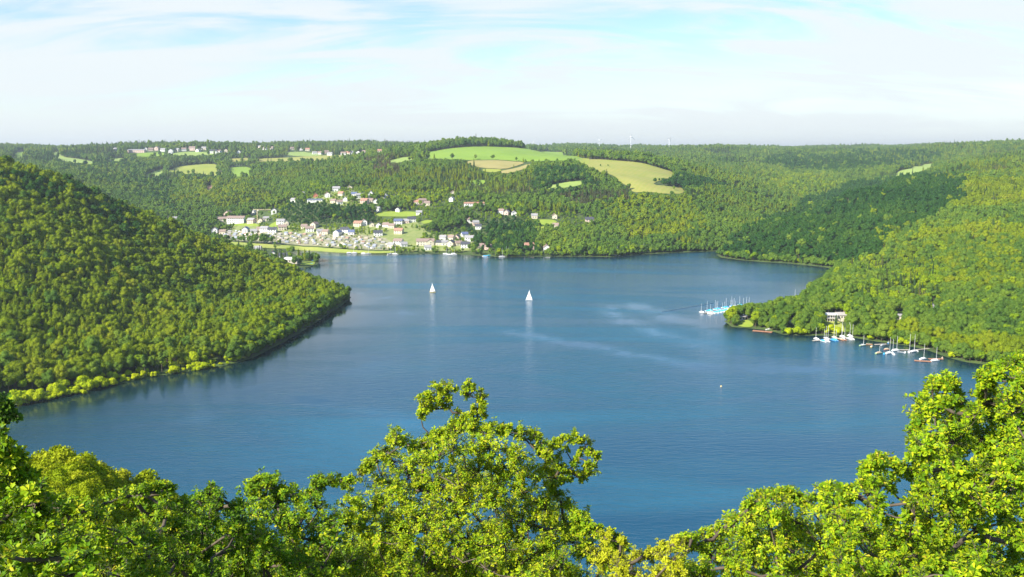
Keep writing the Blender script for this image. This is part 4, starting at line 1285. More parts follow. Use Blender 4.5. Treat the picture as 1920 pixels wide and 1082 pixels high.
zoned([(1290, 312), (1450, 318), (1540, 335), (1600, 345), (1500, 388), (1440, 412), (1400, 440), (1350, 470), (1320, 400), (1300, 350)], 'broad_', 1.0, ty > 1280)
zoned([(1290, 312), (1450, 318), (1540, 335), (1590, 345), (1500, 385), (1440, 408), (1380, 440), (1330, 400), (1300, 350)], 'larch_', .45, ty > 1350)
zoned([(1420, 322), (1540, 335), (1590, 345), (1510, 375), (1440, 360)], 'lime_', .35, ty > 1500)
zoned([(545, 385), (620, 384), (700, 395), (700, 424), (560, 428), (520, 410)], 'deep_', .9)
zoned([(880, 430), (960, 405), (1000, 430), (1010, 478), (900, 478)], 'deep_', .9)
zoned([(1230, 340), (1300, 336), (1360, 352), (1300, 362), (1235, 352)], 'deep_', .95)
zoned([(1010, 330), (1090, 322), (1120, 350), (1050, 372), (1000, 360)], 'deep_', .8)
zoned([(1040, 372), (1100, 362), (1180, 362), (1190, 388), (1080, 392)], 'rust_', .8)
zoned([(688, 308), (738, 300), (745, 335), (700, 342)], 'rust_', .8)
zoned([(560, 320), (720, 330), (780, 310), (880, 318), (900, 350), (820, 372), (640, 352)], 'larch_', .5)
zoned([(1120, 385), (1300, 380), (1330, 440), (1180, 455)], 'olive_', .6)
zoned([(900, 300), (1000, 320), (1010, 350), (950, 372), (880, 350)], 'larch_', .5)
zoned([(0, 290), (240, 300), (330, 350), (330, 410), (200, 350)], 'deep_', .45, ty > 1300)
zoned([(330, 350), (470, 355), (540, 390), (420, 400)], 'olive_', .5, ty > 1300)
zoned([(1600, 285), (1900, 268), (1920, 330), (1750, 340)], 'larch_', .35, ty > 1200)
zoned([(1640, 440), (1900, 420), (1920, 560), (1700, 540)], 'olive_', .4)
zoned([(-20, 560), (160, 540), (420, 610), (440, 660), (200, 690), (-20, 720)], 'larch_', .35, True) if False else None
zl = inpoly(ppx + wob, ppb + wob, [(-40, 600), (120, 560), (300, 590), (430, 640), (380, 670), (200, 690), (-40, 720)]) & lefth & (rng.random(N) < .38)
fam[zl] = 'larch_'
zoned([(1540, 500), (1760, 470), (1760, 600), (1560, 570)], 'lime_', .3)
fam[grove] = 'birch_'
fam[nearm & ~grove] = 'thicket_'
fam[vill & (fam == 'spruce_')] = 'broad_'
fam[vill & (fam == 'larch_')] = 'lime_'
fam[(shore_d < 9) & ~nearm & (fam != 'birch_')] = 'edge_'
fam[(shore_d < 9) & ~nearm & (mix > 0.86)] = 'lime_'
nv = {'deep_': 5, 'rust_': 2, 'edge_': 3, 'thicket_': 2, 'broad_': 5, 'olive_': 5, 'lime_': 2, 'spruce_': 2, 'larch_': 2, 'birch_': 3}
lod = np.where(ty < 1050, 0, 1)
key = np.array([f"{fam[i]}{int(rng.integers(nv[fam[i]]))}_{0 if fam[i] in ('birch_', 'thicket_') else lod[i]}" for i in range(N)], dtype=object)
rotz = rng.uniform(0, 2 * math.pi, N)
sxy = np.minimum(sc_, 1.15) * rng.uniform(0.85, 1.12, N)
# pick the ones that show largest as things of their own
inframe = (ppx > -10) & (ppx < 1930) & visible(tx, ty, tz + 12 * sc_, 1.0)
topy = proj(tx, ty, tz + 13 * sc_)[1]
fgy = np.interp(ppx, OX, OY)
inframe &= topy < fgy - 4
score = np.where(inframe, sc_ / ty, -1)
score[(~nearm) & (shore_d < 22)] *= 1.22
order = np.argsort(-score)[:262]
single = np.zeros(N, bool); single[order] = True
single &= score > 0


def add_tree(kind, x, y, z, s, sx, rot, name, parent=None):
    cme, tme, _ = PROTO[kind]
    e = link(name, None, None, (x, y, z - 0.2), (0, 0, rot))
    e.scale = (sx, sx, s)
    link('crown', cme, e)
    link('trunk', tme, e)
    return e


SPN = {'deep_': 'broadleaf_tree', 'rust_': 'spruce_tree', 'edge_': 'broadleaf_tree', 'thicket_': 'broadleaf_tree', 'broad_': 'broadleaf_tree', 'olive_': 'oak_tree', 'lime_': 'broadleaf_tree', 'spruce_': 'spruce_tree', 'larch_': 'larch_tree', 'birch_': 'birch_tree'}
SPL = {'deep_': 'deep green broadleaf tree', 'rust_': 'browning spruce', 'edge_': 'low spreading green tree', 'thicket_': 'dense small broadleaf tree', 'broad_': 'rounded green broadleaf tree', 'olive_': 'olive green oak tree', 'lime_': 'bright lime green tree', 'spruce_': 'dark pointed spruce', 'larch_': 'narrow pointed larch', 'birch_': 'slender yellow green birch'}
byl = {}
for i in np.nonzero(single)[0]:
    e = add_tree(key[i], tx[i], ty[i], tz[i], sc_[i], sxy[i], rotz[i], SPN[fam[i]])
    side = 'grove' if grove[i] else ('left' if tx[i] < 0 else 'right')
    byl.setdefault((fam[i], side, bool(shore_d[i] < 12), bool(nearm[i])), []).append((float(ppx[i]), e))
for (fm_, side, sh, nr), L_ in byl.items():
    L_.sort(key=lambda t: t[0])
    for i, (p_, e) in enumerate(L_):
        if side == 'grove':
            tag(e, f"{SPL[fm_]} in the grove at the lower left, {nth(i)}", 'tree', 'birches of the grove on our slope')
        elif nr:
            tag(e, f"{SPL[fm_]} on the slope below the foreground oaks, {nth(i)}", 'tree', 'trees on the slope below us')
        elif sh:
            where = 'at the water edge of the left hill' if side == 'left' else 'at the water edge of the right shore'
            tag(e, f"{SPL[fm_]} {where}, {nth(i)}", 'tree', 'trees along the ' + side + ' shore')
        else:
            where = 'low on the wooded left hill' if side == 'left' else 'above the moorings on the right shore'
            tag(e, f"{SPL[fm_]} {where}, {nth(i)}", 'tree', 'trees low on the ' + side + ' slope')

# everything else: one mass per wood, instanced on points
pc = bpy.data.collections.new('tree_kinds')
keys = sorted(PROTO)
kidx = {}
for i, k in enumerate(keys):
    o = bpy.data.objects.new(f'kind_{i:02d}', PROTO[k][2])
    pc.objects.link(o); kidx[k] = i


def forest_nodes():
    ng = bpy.data.node_groups.new('forest_scatter', 'GeometryNodeTree')
    ng.interface.new_socket('Geometry', in_out='INPUT', socket_type='NodeSocketGeometry')
    ng.interface.new_socket('Geometry', in_out='OUTPUT', socket_type='NodeSocketGeometry')
    N_ = ng.nodes; L_ = ng.links
    gi = N_.new('NodeGroupInput'); go = N_.new('NodeGroupOutput')
    iop = N_.new('GeometryNodeInstanceOnPoints')
    ci = N_.new('GeometryNodeCollectionInfo')
    ci.inputs['Collection'].default_value = pc
    ci.inputs['Separate Children'].default_value = True
    ci.inputs['Reset Children'].default_value = True
    iop.inputs['Pick Instance'].default_value = True

    def na(name, typ):
        a = N_.new('GeometryNodeInputNamedAttribute'); a.data_type = typ
        a.inputs['Name'].default_value = name
        return a.outputs[0]
    L_.new(gi.outputs[0], iop.inputs['Points'])
    L_.new(ci.outputs[0], iop.inputs['Instance'])
    L_.new(na('kind', 'INT'), iop.inputs['Instance Index'])
    cx = N_.new('ShaderNodeCombineXYZ')
    L_.new(na('turn', 'FLOAT'), cx.inputs[2])
    L_.new(cx.outputs[0], iop.inputs['Rotation'])
    cs = N_.new('ShaderNodeCombineXYZ')
    a = na('wide', 'FLOAT')
    L_.new(a, cs.inputs[0]); L_.new(a, cs.inputs[1]); L_.new(na('tall', 'FLOAT'), cs.inputs[2])
    L_.new(cs.outputs[0], iop.inputs['Scale'])
    L_.new(iop.outputs[0], go.inputs[0])
    return ng


NG = forest_nodes()


def forest(mask, name, label):
    n = int(mask.sum())
    me = bpy.data.meshes.new(name)
    me.vertices.add(n)
    me.vertices.foreach_set('co', np.stack([tx[mask], ty[mask], tz[mask] - 0.2], 1).astype(np.float32).ravel())
    me.attributes.new('kind', 'INT', 'POINT').data.foreach_set('value', np.array([kidx[k] for k in key[mask]], np.int32))
    me.attributes.new('turn', 'FLOAT', 'POINT').data.foreach_set('value', rotz[mask].astype(np.float32))
    me.attributes.new('wide', 'FLOAT', 'POINT').data.foreach_set('value', sxy[mask].astype(np.float32))
    me.attributes.new('tall', 'FLOAT', 'POINT').data.foreach_set('value', sc_[mask].astype(np.float32))
    o = link(name, me)
    md = o.modifiers.new('scatter', 'NODES'); md.node_group = NG
    tag(o, label, kind='stuff')
    return o


rest = ~single
zone = np.where(nearm, 0, np.where((tx < -100) & (ty < 1060), 1, np.where((ppx > 1300) & (ty < 1300) & (tx > 100), 2, 3)))
zone[(zone == 2) & (ppx < 1345)] = 3
for z_, lab in enumerate(['wood on the slope below the foreground oaks', 'dense olive green wood covering the left hill', 'dense mixed wood covering the right hand headlands',
                          'mixed woods on the far hills and round the village']):
    mk = rest & (zone == z_)
    if mk.sum(): forest(mk, 'forest', lab)

# bushes along the left shore, at hand-picked places
SHB = []
for px in list(range(4, 150, 9)) + list(range(150, 236, 9)) + [244, 252, 262, 272, 282, 292] + list(range(314, 420, 10)) + [430, 442, 452]:
    lakey = np.interp(px, [0, 30, 100, 150, 200, 260, 330, 400, 470], [764, 760, 748, 737, 726, 711, 699, 690, 673])
    x, y = sea(px + cr_.uniform(-3, 3), lakey - cr_.uniform(0, 3))
    SHB.append((x, y - cr_.uniform(0.5, 2.5), cr_.choice([0, 1]), cr_.choice([0.45, 0.7, 0.9, 1.2, 1.5]) * cr_.uniform(.8, 1.15) * (1.1 if px < 230 else .8)))
    if cr_.random() < .8: SHB.append((x + cr_.uniform(-4, 4), y + cr_.uniform(3, 10), cr_.choice([0, 1]), cr_.uniform(0.5, 1.9)))
for px, py in [(110, 741), (158, 738), (66, 752), (332, 698)]:
    x, y = sea(px, py + 1); SHB.append((x, y, 0, 0.7))
for i, (x, y, k, s) in enumerate(sorted(SHB, key=lambda q: q[0] / q[1])):
    z = max(float(hgt(x, y)), 0)
    e = add_tree(f'shrub_{k}_0', x, y, z, s * cr_.uniform(.75, 1.3), s * 1.1, cr_.uniform(0, 6), 'willow_bush')
    tag(e, f"yellow green willow bush at the left waterline, {nth(i)}", 'bush', 'bushes along the left waterline')
for i, (px, py, s) in enumerate([(1480, 628, 1.3), (1494, 628, 1.5), (1506, 628, 1.1), (1548, 626, 1.3), (1560, 624, 1.5), (1572, 627, 1.3), (1632, 637, 0.9), (1688, 645, 1.1), (1700, 647, 0.9), (1785, 671, 1.0)]):
    x, y, z = hit(px, py)
    e = add_tree('shrub_1_0', x, y, max(z, 0), s, s, i * 1.3, 'willow_bush')
    tag(e, f"bright green bush at the waterline of the right shore, {nth(i)}", 'bush', 'bushes along the right waterline')
for (px, py, k, s, lab) in [(304, 697, 'poplar_0_0', 0.95, 'slim columnar poplar with bare foot at the left waterline'), (272, 704, 'poplar_0_0', 0.95, 'slim poplar left of the bare footed one'),
                            (566, 492, 'lime_0_1', 0.8, 'bright round tree between the harbour and the white pavilion'), (545, 484, 'lime_0_1', 0.7, 'pale green tree behind the white pavilion on the harbour point'),
                            (531, 482, 'lime_1_1', 0.6, 'small pale tree at the left end of the harbour point'), (516, 462, 'broad_1_1', 0.5, 'single dark tree at the edge of the campsite lawn'),
                            (1378, 592, 'broad_1_0', 0.55, 'lone round tree on the very tip of the right hand point'), (1364, 602, 'broad_0_0', 0.3, 'low dark bush at the tip of the point beside the water'),
                            (1409, 590, 'broad_0_0', 0.75, 'dark tree in front of the moored sailing boats'), (1440, 592, 'broad_2_0', 0.8, 'dark rounded tree on the neck of the point'),
                            (1567, 610, 'spruce_1_0', 0.62, 'small dark spruce right in front of the clubhouse'),
                            (892, 300, 'broad_1_1', 0.9, 'clump of dark trees standing alone under the hilltop meadow'), (968, 303, 'broad_2_1', 0.7, 'small round tree on the edge of the hilltop meadow'),
                            (1178, 357, 'broad_3_1', 1.0, 'round dark tree on the left edge of the large pasture'), (1264, 357, 'broad_1_1', 0.6, 'round bush alone at the right end of the large pasture'),
                            (1140, 313, 'broad_0_1', 0.4, 'small tree in the middle of the large pasture'), (1126, 313, 'broad_2_1', 0.4, 'smaller tree in the pasture left of the middle one')]:
    x, y, z = hit(px, py)
    e = add_tree(k, x, y, z, s, s, 1.0, 'bush' if 'bush' in lab else ('poplar_tree' if 'poplar' in k else ('spruce_tree' if 'spruce' in k else 'broadleaf_tree')))
    tag(e, lab, 'bush' if 'bush' in lab else 'tree')

# ------------------------------------------------------------------ boats and landing stages
BC = {'white': (.80, .80, .78), 'yellow': (.72, .50, .06), 'wood': (.36, .17, .08), 'green': (.30, .42, .16), 'blue': (.05, .25, .55), 'grey': (.45, .46, .47), 'red': (.5, .12, .08), 'orange': (.65, .28, .05)}
for k, c in BC.items(): paint('boat_' + k, c, .35, .05, 1)
CV_ = {'blue': (.03, .30, .62), 'turquoise': (.05, .42, .55), 'white': (.8, .8, .78), 'grey': (.4, .42, .44), 'tan': (.55, .42, .28)}
for k, c in CV_.items(): paint('cover_' + k, c, .85, .08, 2)
M_MAST = paint('mast_aluminium', (.78, .78, .78), .35, .03, 1)
M_PLANK = paint('weathered_planks', (.50, .44, .36), .85, .2, 2)
M_BPLANK = paint('brown_planks', (.42, .20, .11), .8, .2, 2)
M_FLOAT = paint('float_drum', (.12, .13, .14), .5, .1, 2)
M_WHITE = paint('white_paint', (.82, .82, .80), .5, .04, 1)


def hull_mesh(L, B, H, col):
    a = MB()
    st = np.linspace(0, 1, 9)
    rings = []
    for t in st:
        x = -L / 2 + L * t
        w = B / 2 * (math.sin(math.pi * (0.28 + 0.72 * t)) ** 0.7 if t < 1 else 0.02)
        w = max(w, 0.03)
        sh = H * (1 + 0.25 * (t - .4) ** 2)
        rings.append([(x, -w, sh), (x, -w * .9, sh * .35), (x + (0.0 if t < 1 else -L * .05), -w * .35, -.18), (x + (0.0 if t < 1 else -L * .05), w * .35, -.18), (x, w * .9, sh * .35), (x, w, sh)])
    v = [p for r in rings for p in r]
    f = []
    for i in range(8):
        for k in range(5):
            f.append((i * 6 + k, i * 6 + k + 1, (i + 1) * 6 + k + 1, (i + 1) * 6 + k))
    f.append(tuple(range(6))[::-1])
    a.add(v, f)
    h = a.mesh('hull', _pm['boat_' + col])
    d = MB()
    dv = []
    for r in rings:
        dv += [(r[0][0], r[0][1] * .96, r[0][2] - .04), (r[5][0], r[5][1] * .96, r[5][2] - .04)]
    d.add(dv, [(2 * i, 2 * i + 2, 2 * i + 3, 2 * i + 1) for i in range(8)])
    return h, d.mesh('deck', _pm['boat_white'] if col != 'wood' else M_BPLANK)


_bc = {}


def boat(x, y, L, hull, cover, heading, mast=True, z=0.0, sails=None, masth=None, name='sailing_boat'):
    B, H = L * .32, L * .10
    key = (L, hull)
    if key not in _bc: _bc[key] = hull_mesh(L, B, H, hull)
    e = link(name, None, None, (x, y, z), (0, 0, R(heading)))
    link('hull', _bc[key][0], e); link('deck', _bc[key][1], e)
    if mast:
        mh = masth or L * 1.25
        link('mast', MB().tube([(L * .08, 0, H * .8), (L * .08, 0, mh)], [.11, .07], 6).mesh('mast', M_MAST), e)
        if sails is None:
            link('boom', MB().tube([(L * .08, 0, H + .75), (-L * .36, 0, H + .72)], [.06, .06], 5).mesh('boom', M_MAST), e)
        link('cabin', MB().add([(-L * .12, -B * .27, H * .9), (L * .22, -B * .2, H * .9), (L * .22, B * .2, H * .9), (-L * .12, B * .27, H * .9),
                                (-L * .10, -B * .23, H + .35), (L * .14, -B * .16, H + .3), (L * .14, B * .16, H + .3), (-L * .10, B * .23, H + .35)],
                               [(0, 3, 2, 1), (4, 5, 6, 7), (0, 1, 5, 4), (1, 2, 6, 5), (2, 3, 7, 6), (3, 0, 4, 7)]).mesh('cabin', _pm['boat_white']), e)
    if cover:
        c = MB()
        rg = []
        for t in np.linspace(0, 1, 6):
            xx = -L * .42 + L * .68 * t; w = B * .42 * (1 - .45 * t ** 2); hh = H + .55 + .3 * math.sin(t * 3)
            rg.append([(xx, -w, H + .02), (xx, -w * .5, hh * .92), (xx, 0, hh + .15), (xx, w * .5, hh * .92), (xx, w, H + .02)])
        v = [p for r in rg for p in r]
        f = [(i * 5 + k, (i + 1) * 5 + k, (i + 1) * 5 + k + 1, i * 5 + k + 1) for i in range(5) for k in range(4)] + [(0, 1, 2, 3, 4), (29, 28, 27, 26, 25)]
        c.add(v, f)
        link('boat_cover', c.mesh('boat_cover', _pm['cover_' + cover]), e)
    if sails:
        for nm, tri in sails.items():
            sv, sf = [], []
            n = 7
            A_, B_, C_ = (np.array(p, float) for p in tri)      # tack, clew, head
            for i in range(n + 1):
                t = i / n
                l0, r0 = A_ + (C_ - A_) * t, B_ + (C_ - B_) * t
                for k in range(5):
                    q = k / 4
                    p = l0 + (r0 - l0) * q
                    p = p + np.array([0, 0.28 * math.sin(math.pi * q) * (1 - t) ** .6, 0])
                    sv.append(tuple(p))
            for i in range(n):
                for k in range(4): sf.append((i * 5 + k, i * 5 + k + 1, (i + 1) * 5 + k + 1, (i + 1) * 5 + k))
            link(nm, MB().add(sv, sf).mesh(nm, paint('sailcloth', (.88, .88, .85), .9, .03, 1)), e)
    return e


# the two boats under sail
x, y = sea(811, 548)
e = boat(x, y, 6.4, 'yellow', None, 168, True, sails={'mainsail': [(.35, 0, 1.3), (-2.6, -.5, 1.4), (.35, 0, 9.6)], 'jib': [(2.8, 0, .8), (.6, .35, 1.2), (.5, 0, 7.6)]}, masth=9.9)
tag(e, 'sailing dinghy with yellow hull and white sails alone on the lake', 'sailing boat', 'boats under sail')
x, y = sea(992, 563)
e = boat(x, y, 6.8, 'white', None, -14, True, sails={'mainsail': [(.4, 0, 1.3), (-3.0, .4, 1.4), (.4, 0, 10.0)], 'jib': [(3.1, 0, .8), (.5, -.5, 1.2), (.55, 0, 8.0)]}, masth=10.3)
tag(e, 'white sailing boat with full white sails in mid lake', 'sailing boat', 'boats under sail')


def stage(p0, p1, w, mat, lab, name='jetty', zdeck=.5, boards=True, cat='jetty'):
    (xa, ya), (xb, yb) = p0, p1
    L = math.hypot(xb - xa, yb - ya)
    e = link(name, None, None, ((xa + xb) / 2, (ya + yb) / 2, 0), (0, 0, math.atan2(yb - ya, xb - xa)))
    n = max(2, int(L / 3.0))
    pm_ = MB().box(-L / n / 2 + .06, L / n / 2 - .06, -w / 2, w / 2, zdeck - .12, zdeck).mesh('plank', mat)
    fl = MB().tube([(0, -w * .42, .1), (0, w * .42, .1)], [.32, .32], 8).mesh('float', M_FLOAT)
    link('beam', MB().box(-L / 2, L / 2, -w * .4, -w * .4 + .12, zdeck - .3, zdeck - .125).box(-L / 2, L / 2, w * .4 - .12, w * .4, zdeck - .3, zdeck - .125).mesh('beam', mat), e)
    for i in range(n):
        cx = -L / 2 + (i + .5) * L / n
        link('plank', pm_, e, (cx, 0, 0))
        if i % 2 == 0: link('float', fl, e, (cx, 0, 0))
    tag(e, lab, cat)
    return e


# sailing club jetty off the point (left one)
J0, J1 = sea(1322, 588), sea(1398, 573)
stage(J0, J1, 2.2, M_PLANK, 'white floating jetty with blue covered boats off the point')
rr = random.Random(3)
row = []
dirj = math.degrees(math.atan2(J1[1] - J0[1], J1[0] - J0[0]))
for i in range(15):
    t = (i + .3) / 15
    for side in (-1, 1):
        if side == 1 and i % 3 == 1: continue
        cx, cy = J0[0] + (J1[0] - J0[0]) * t, J0[1] + (J1[1] - J0[1]) * t
        nx, ny = -math.sin(R(dirj)), math.cos(R(dirj))
        L = rr.uniform(5.2, 6.8)
        cov = rr.choice(['blue', 'blue', 'blue', 'turquoise', 'white', None])
        e = boat(cx + nx * side * (L / 2 + 1.6), cy + ny * side * (L / 2 + 1.6), round(L, 1), 'white', cov, dirj + 90 * side + rr.uniform(-4, 4), rr.random() < .8 or i in (0, 5), masth=rr.uniform(7.5, 10.5))
        row.append((cx, cov, side, e))
row.sort(key=lambda t: t[0])
bl = {}
for cx, cov, side, e in row:
    bl.setdefault((cov, side), []).append(e)
for (cov, side), L_ in bl.items():
    for i, e in enumerate(L_):
        c = {'blue': 'under a blue cover', 'turquoise': 'under a turquoise cover', 'white': 'under a white cover', None: 'without cover'}[cov]
        tag(e, f"white boat {c}, {'near' if side < 0 else 'far'} side of the jetty, {nth(i)}", 'sailing boat', 'boats at the jetty off the point')
# thin boom running out to the left of it
x0, x1 = sea(1240, 585), sea(1338, 568)
stage(x0, x1, .35, paint('dark_boom', (.24, .31, .35), .7), 'thin dark boom floating left of the jetty off the point', 'floating_boom', .25, cat='boom')

# second jetty close to the bank below the clubhouse
J0, J1 = sea(1524, 640), sea(1600, 633)
stage(J0, J1, 2.2, M_PLANK, 'pale jetty crowded with masts below the clubhouse')
dirj = math.degrees(math.atan2(J1[1] - J0[1], J1[0] - J0[0]))
M2 = [(1534, 'white', 'white'), (1540, 'white', 'blue'), (1547, 'white', 'white'), (1553, 'white', None), (1558, 'blue', 'blue'), (1562, 'blue', 'turquoise'), (1568, 'white', 'tan'), (1573, 'wood', 'tan'),
      (1578, 'wood', None), (1583, 'white', 'white'), (1588, 'white', 'grey'), (1593, 'white', None), (1597, 'white', 'white')]
for i, (px, hc, cov) in enumerate(M2):
    t = (px - 1524) / 76
    cx, cy = J0[0] + (J1[0] - J0[0]) * t, J0[1] + (J1[1] - J0[1]) * t
    sd = -1 if i % 3 else 1
    e = boat(cx, cy + sd * 4.6, 6.2, hc, cov, dirj + 90 * sd + rr.uniform(-5, 5), True, masth=rr.uniform(9.0, 12.5))
    hn = 'brown wooden' if hc == 'wood' else hc
    tag(e, f"{hn} boat {'under a ' + cov + ' cover' if cov else 'without cover'}, {nth(i) if i < 12 else 'rightmost'} below the clubhouse", 'sailing boat', 'boats at the jetty below the clubhouse')
# brown raft
x0, x1 = sea(1411, 621), sea(1448, 624)
e = stage(x0, x1, 5.0, M_BPLANK, 'brown wooden raft moored below the trees of the point', 'raft', .6, cat='raft')
x, y = sea(1443, 619)
tag(boat(x, y + 2, 5.6, 'white', None, 20, True, masth=9), 'white boat with tall mast beside the brown raft', 'sailing boat')
x, y = sea(1490, 563)
tag(boat(x, y, 7, 'white', None, 60, True, masth=11), 'white sailing boat whose mast shows above the trees of the point', 'sailing boat')
# boats and stages along the right bank
STG = [(1640, 647, 1662, 646, 2.0, M_PLANK, 'short grey jetty with upturned boats under the dark trees'),
      (1680, 657, 1706, 657, 2.2, M_PLANK, 'grey jetty between the moored white boats'),
      (1716, 657, 1746, 654, 1.4, M_PLANK, 'narrow gangway that leads from the boats to the right bank'),
      (1714, 677, 1746, 679, 3.4, M_BPLANK, 'brown wooden landing stage with a mast beside it'),
      (1741, 674, 1768, 674, 3.0, M_BPLANK, 'right hand brown landing stage nearest to the bank')]
for a, b, c, d, w, mt, lab in STG:
    stage(sea(a, b), sea(c, d), w, mt, lab, 'landing_stage' if mt is M_BPLANK else 'jetty')
MO = [(1618, 648, 'green', None, True, 8, 'pale green sailing boat at the left end under the dark trees'), (1634, 650, 'yellow', None, False, 0, 'small yellow rowing boat beside the pale green boat'),
      (1630, 646, 'orange', None, False, 10, 'small orange rowing boat behind the yellow one'), (1656, 648, 'grey', 'grey', False, 0, 'grey covered boat on the short jetty'),
      (1666, 643, 'blue', 'grey', False, 0, 'dark covered boat in the shade behind the short jetty'),
      (1648, 663, 'green', 'tan', True, 6, 'green boat with low mast in front of the others'), (1658, 664, 'blue', 'turquoise', False, 0, 'bright blue covered boat in front of the others'),
      (1667, 663, 'white', 'white', True, 12, 'tall masted white boat right of the bright blue one'), (1674, 664, 'white', None, True, 11, 'second tall masted white boat right of the bright blue one'),
      (1663, 656, 'red', 'tan', False, 0, 'reddish covered boat behind the bright blue one'), (1680, 658, 'white', 'white', True, 11, 'white boat with a mast at the left end of the grey jetty'),
      (1689, 661, 'grey', None, False, 0, 'grey rowing boat at the middle of the grey jetty'), (1697, 661, 'white', None, False, 0, 'white rowing boat at the middle of the grey jetty'),
      (1705, 660, 'white', 'grey', True, 13, 'white boat with brownish tall mast at the right end of the grey jetty'), (1713, 660, 'white', 'white', True, 13, 'white boat with the tallest mast under the round tree'),
      (1719, 658, 'white', None, False, 0, 'white rowing boat at the foot of the narrow gangway'),
      (1731, 674, 'white', 'white', True, 11, 'white boat with tall mast behind the brown landing stage'), (1754, 677, 'white', 'white', True, 10, 'white boat with mast at the right hand brown landing stage'),
      (1767, 672, 'grey', 'tan', False, 0, 'small covered boat at the right end of the landing stages')]
for px, py, hc, cov, ms, mh, lab in MO:
    x, y = sea(px, py)
    e = boat(x, y, 6.4 if ms else 4.6, hc, cov, rr.choice([10, 25, 60, 80, -20]), ms, masth=mh or 8, name='sailing_boat' if ms else 'rowing_boat')
    tag(e, lab, 'sailing boat' if ms else 'rowing boat', 'boats moored along the right bank')
# boats moored along the far shore and at the small harbour on the left
FS = [(655, 475, 'white', 'white', 0, 'low white boat below the left end of the campsite'), (664, 475, 'white', 'grey', 1, 'white boat with mast below the campsite'), (682, 476, 'white', 'white', 0, 'long white covered boat below the campsite'),
      (690, 476, 'white', None, 1, 'white masted boat at the right end of the campsite beach'), (732, 477, 'white', None, 1, 'white masted boat left of the pair below the gardens'), (741, 477, 'white', 'white', 1, 'white masted boat right of the pair below the gardens'),
      (768, 474, 'white', 'turquoise', 0, 'turquoise covered boat close under the waterfront houses'), (836, 477, 'white', 'white', 1, 'first of three white boats below the waterfront houses'),
      (843, 478, 'white', None, 1, 'middle of three white boats below the waterfront houses'), (851, 477, 'white', 'white', 1, 'last of three white boats below the waterfront houses'), (909, 481, 'white', 'blue', 0, 'white boat under blue cover below the terraces'),
      (917, 480, 'blue', 'turquoise', 0, 'blue boat under turquoise cover below the terraces'), (927, 479, 'white', 'white', 0, 'long white boat beside the blue covered one'), (941, 482, 'white', 'grey', 1, 'white masted boat at the foot of the dark wood'),
      (949, 481, 'white', None, 1, 'second white masted boat at the foot of the dark wood'), (955, 480, 'white', 'white', 1, 'third white masted boat at the foot of the dark wood'), (1053, 477, 'white', 'white', 0, 'tiny white boat close under the wooded bank'),
      (1081, 479, 'white', None, 1, 'left boat of the masted pair under the wood'), (1088, 479, 'white', 'white', 1, 'right boat of the masted pair under the wood'), (1148, 480, 'white', 'turquoise', 0, 'turquoise covered boat at the wooded point'),
      (1157, 480, 'white', 'white', 1, 'white boat with mast at the wooded point'), (1206, 475, 'white', 'white', 1, 'single white masted boat right of the wooded point'), (1228, 472, 'white', 'tan', 0, 'low tan covered boat under the bright bushes'),
      (1245, 472, 'white', 'turquoise', 1, 'masted boat under turquoise cover by the far wood'), (1252, 472, 'white', 'white', 1, 'white masted boat in the middle of the far group'), (1259, 472, 'white', None, 1, 'white masted boat at the right of the far group'),
      (1276, 471, 'white', 'white', 0, 'low white boat near the right end of the far shore'), (1326, 469, 'white', 'white', 1, 'last white masted boat before the right headland'),
      (573, 487, 'white', 'white', 1, 'white masted boat by the bright round tree in the small harbour'), (578, 489, 'white', None, 1, 'white masted boat in the middle of the small harbour'), (584, 490, 'white', 'blue', 1, 'blue covered boat in the small harbour'),
      (589, 491, 'white', 'white', 1, 'outermost white boat of the small harbour'), (584, 496, 'white', 'turquoise', 0, 'low turquoise covered boat at the tip of the harbour point'), (576, 484, 'white', None, 1, 'masted boat at the back of the small harbour')]
for px, py, hc, cov, ms, lab in FS:
    x, y = sea(px, py)
    e = boat(x, y, 7.4 if ms else 6.6, hc, cov, rr.choice([0, 12, -15, 170, 30]), bool(ms), masth=rr.uniform(9.5, 13))
    e.scale = (1.2, 1.2, 1.1)
    tag(e, lab, 'sailing boat' if ms else 'boat', 'boats moored on the far shore' if px > 620 else 'boats in the small harbour')
stage(sea(572, 491), sea(592, 488), 2.0, M_PLANK, 'pale pontoon of the small harbour behind the left headland', 'jetty')
stage(sea(652, 474), sea(700, 474), 1.6, M_PLANK, 'low pontoon along the campsite beach', 'jetty')
# buoy
x, y = sea(1352, 725)
e = link('buoy', None, None, (x, y, 0))
e.scale = (.72, .72, .72)
iv, if3 = ico(2)
link('float', npmesh('float', iv * [.75, .75, .6] + [0, 0, .35], if3, [paint('buoy_yellow', (.8, .55, .12), .5)], smooth=True), e)
link('collar', MB().tube([(0, 0, .2), (0, 0, .36)], [.86, .86], 16).mesh('collar', M_WHITE), e)
link('ring', MB().tube([(0, 0, .85), (0, 0, 1.25)], [.1, .1], 8).mesh('ring', M_WHITE), e)
tag(e, 'small yellow mooring buoy alone on open water', 'buoy')

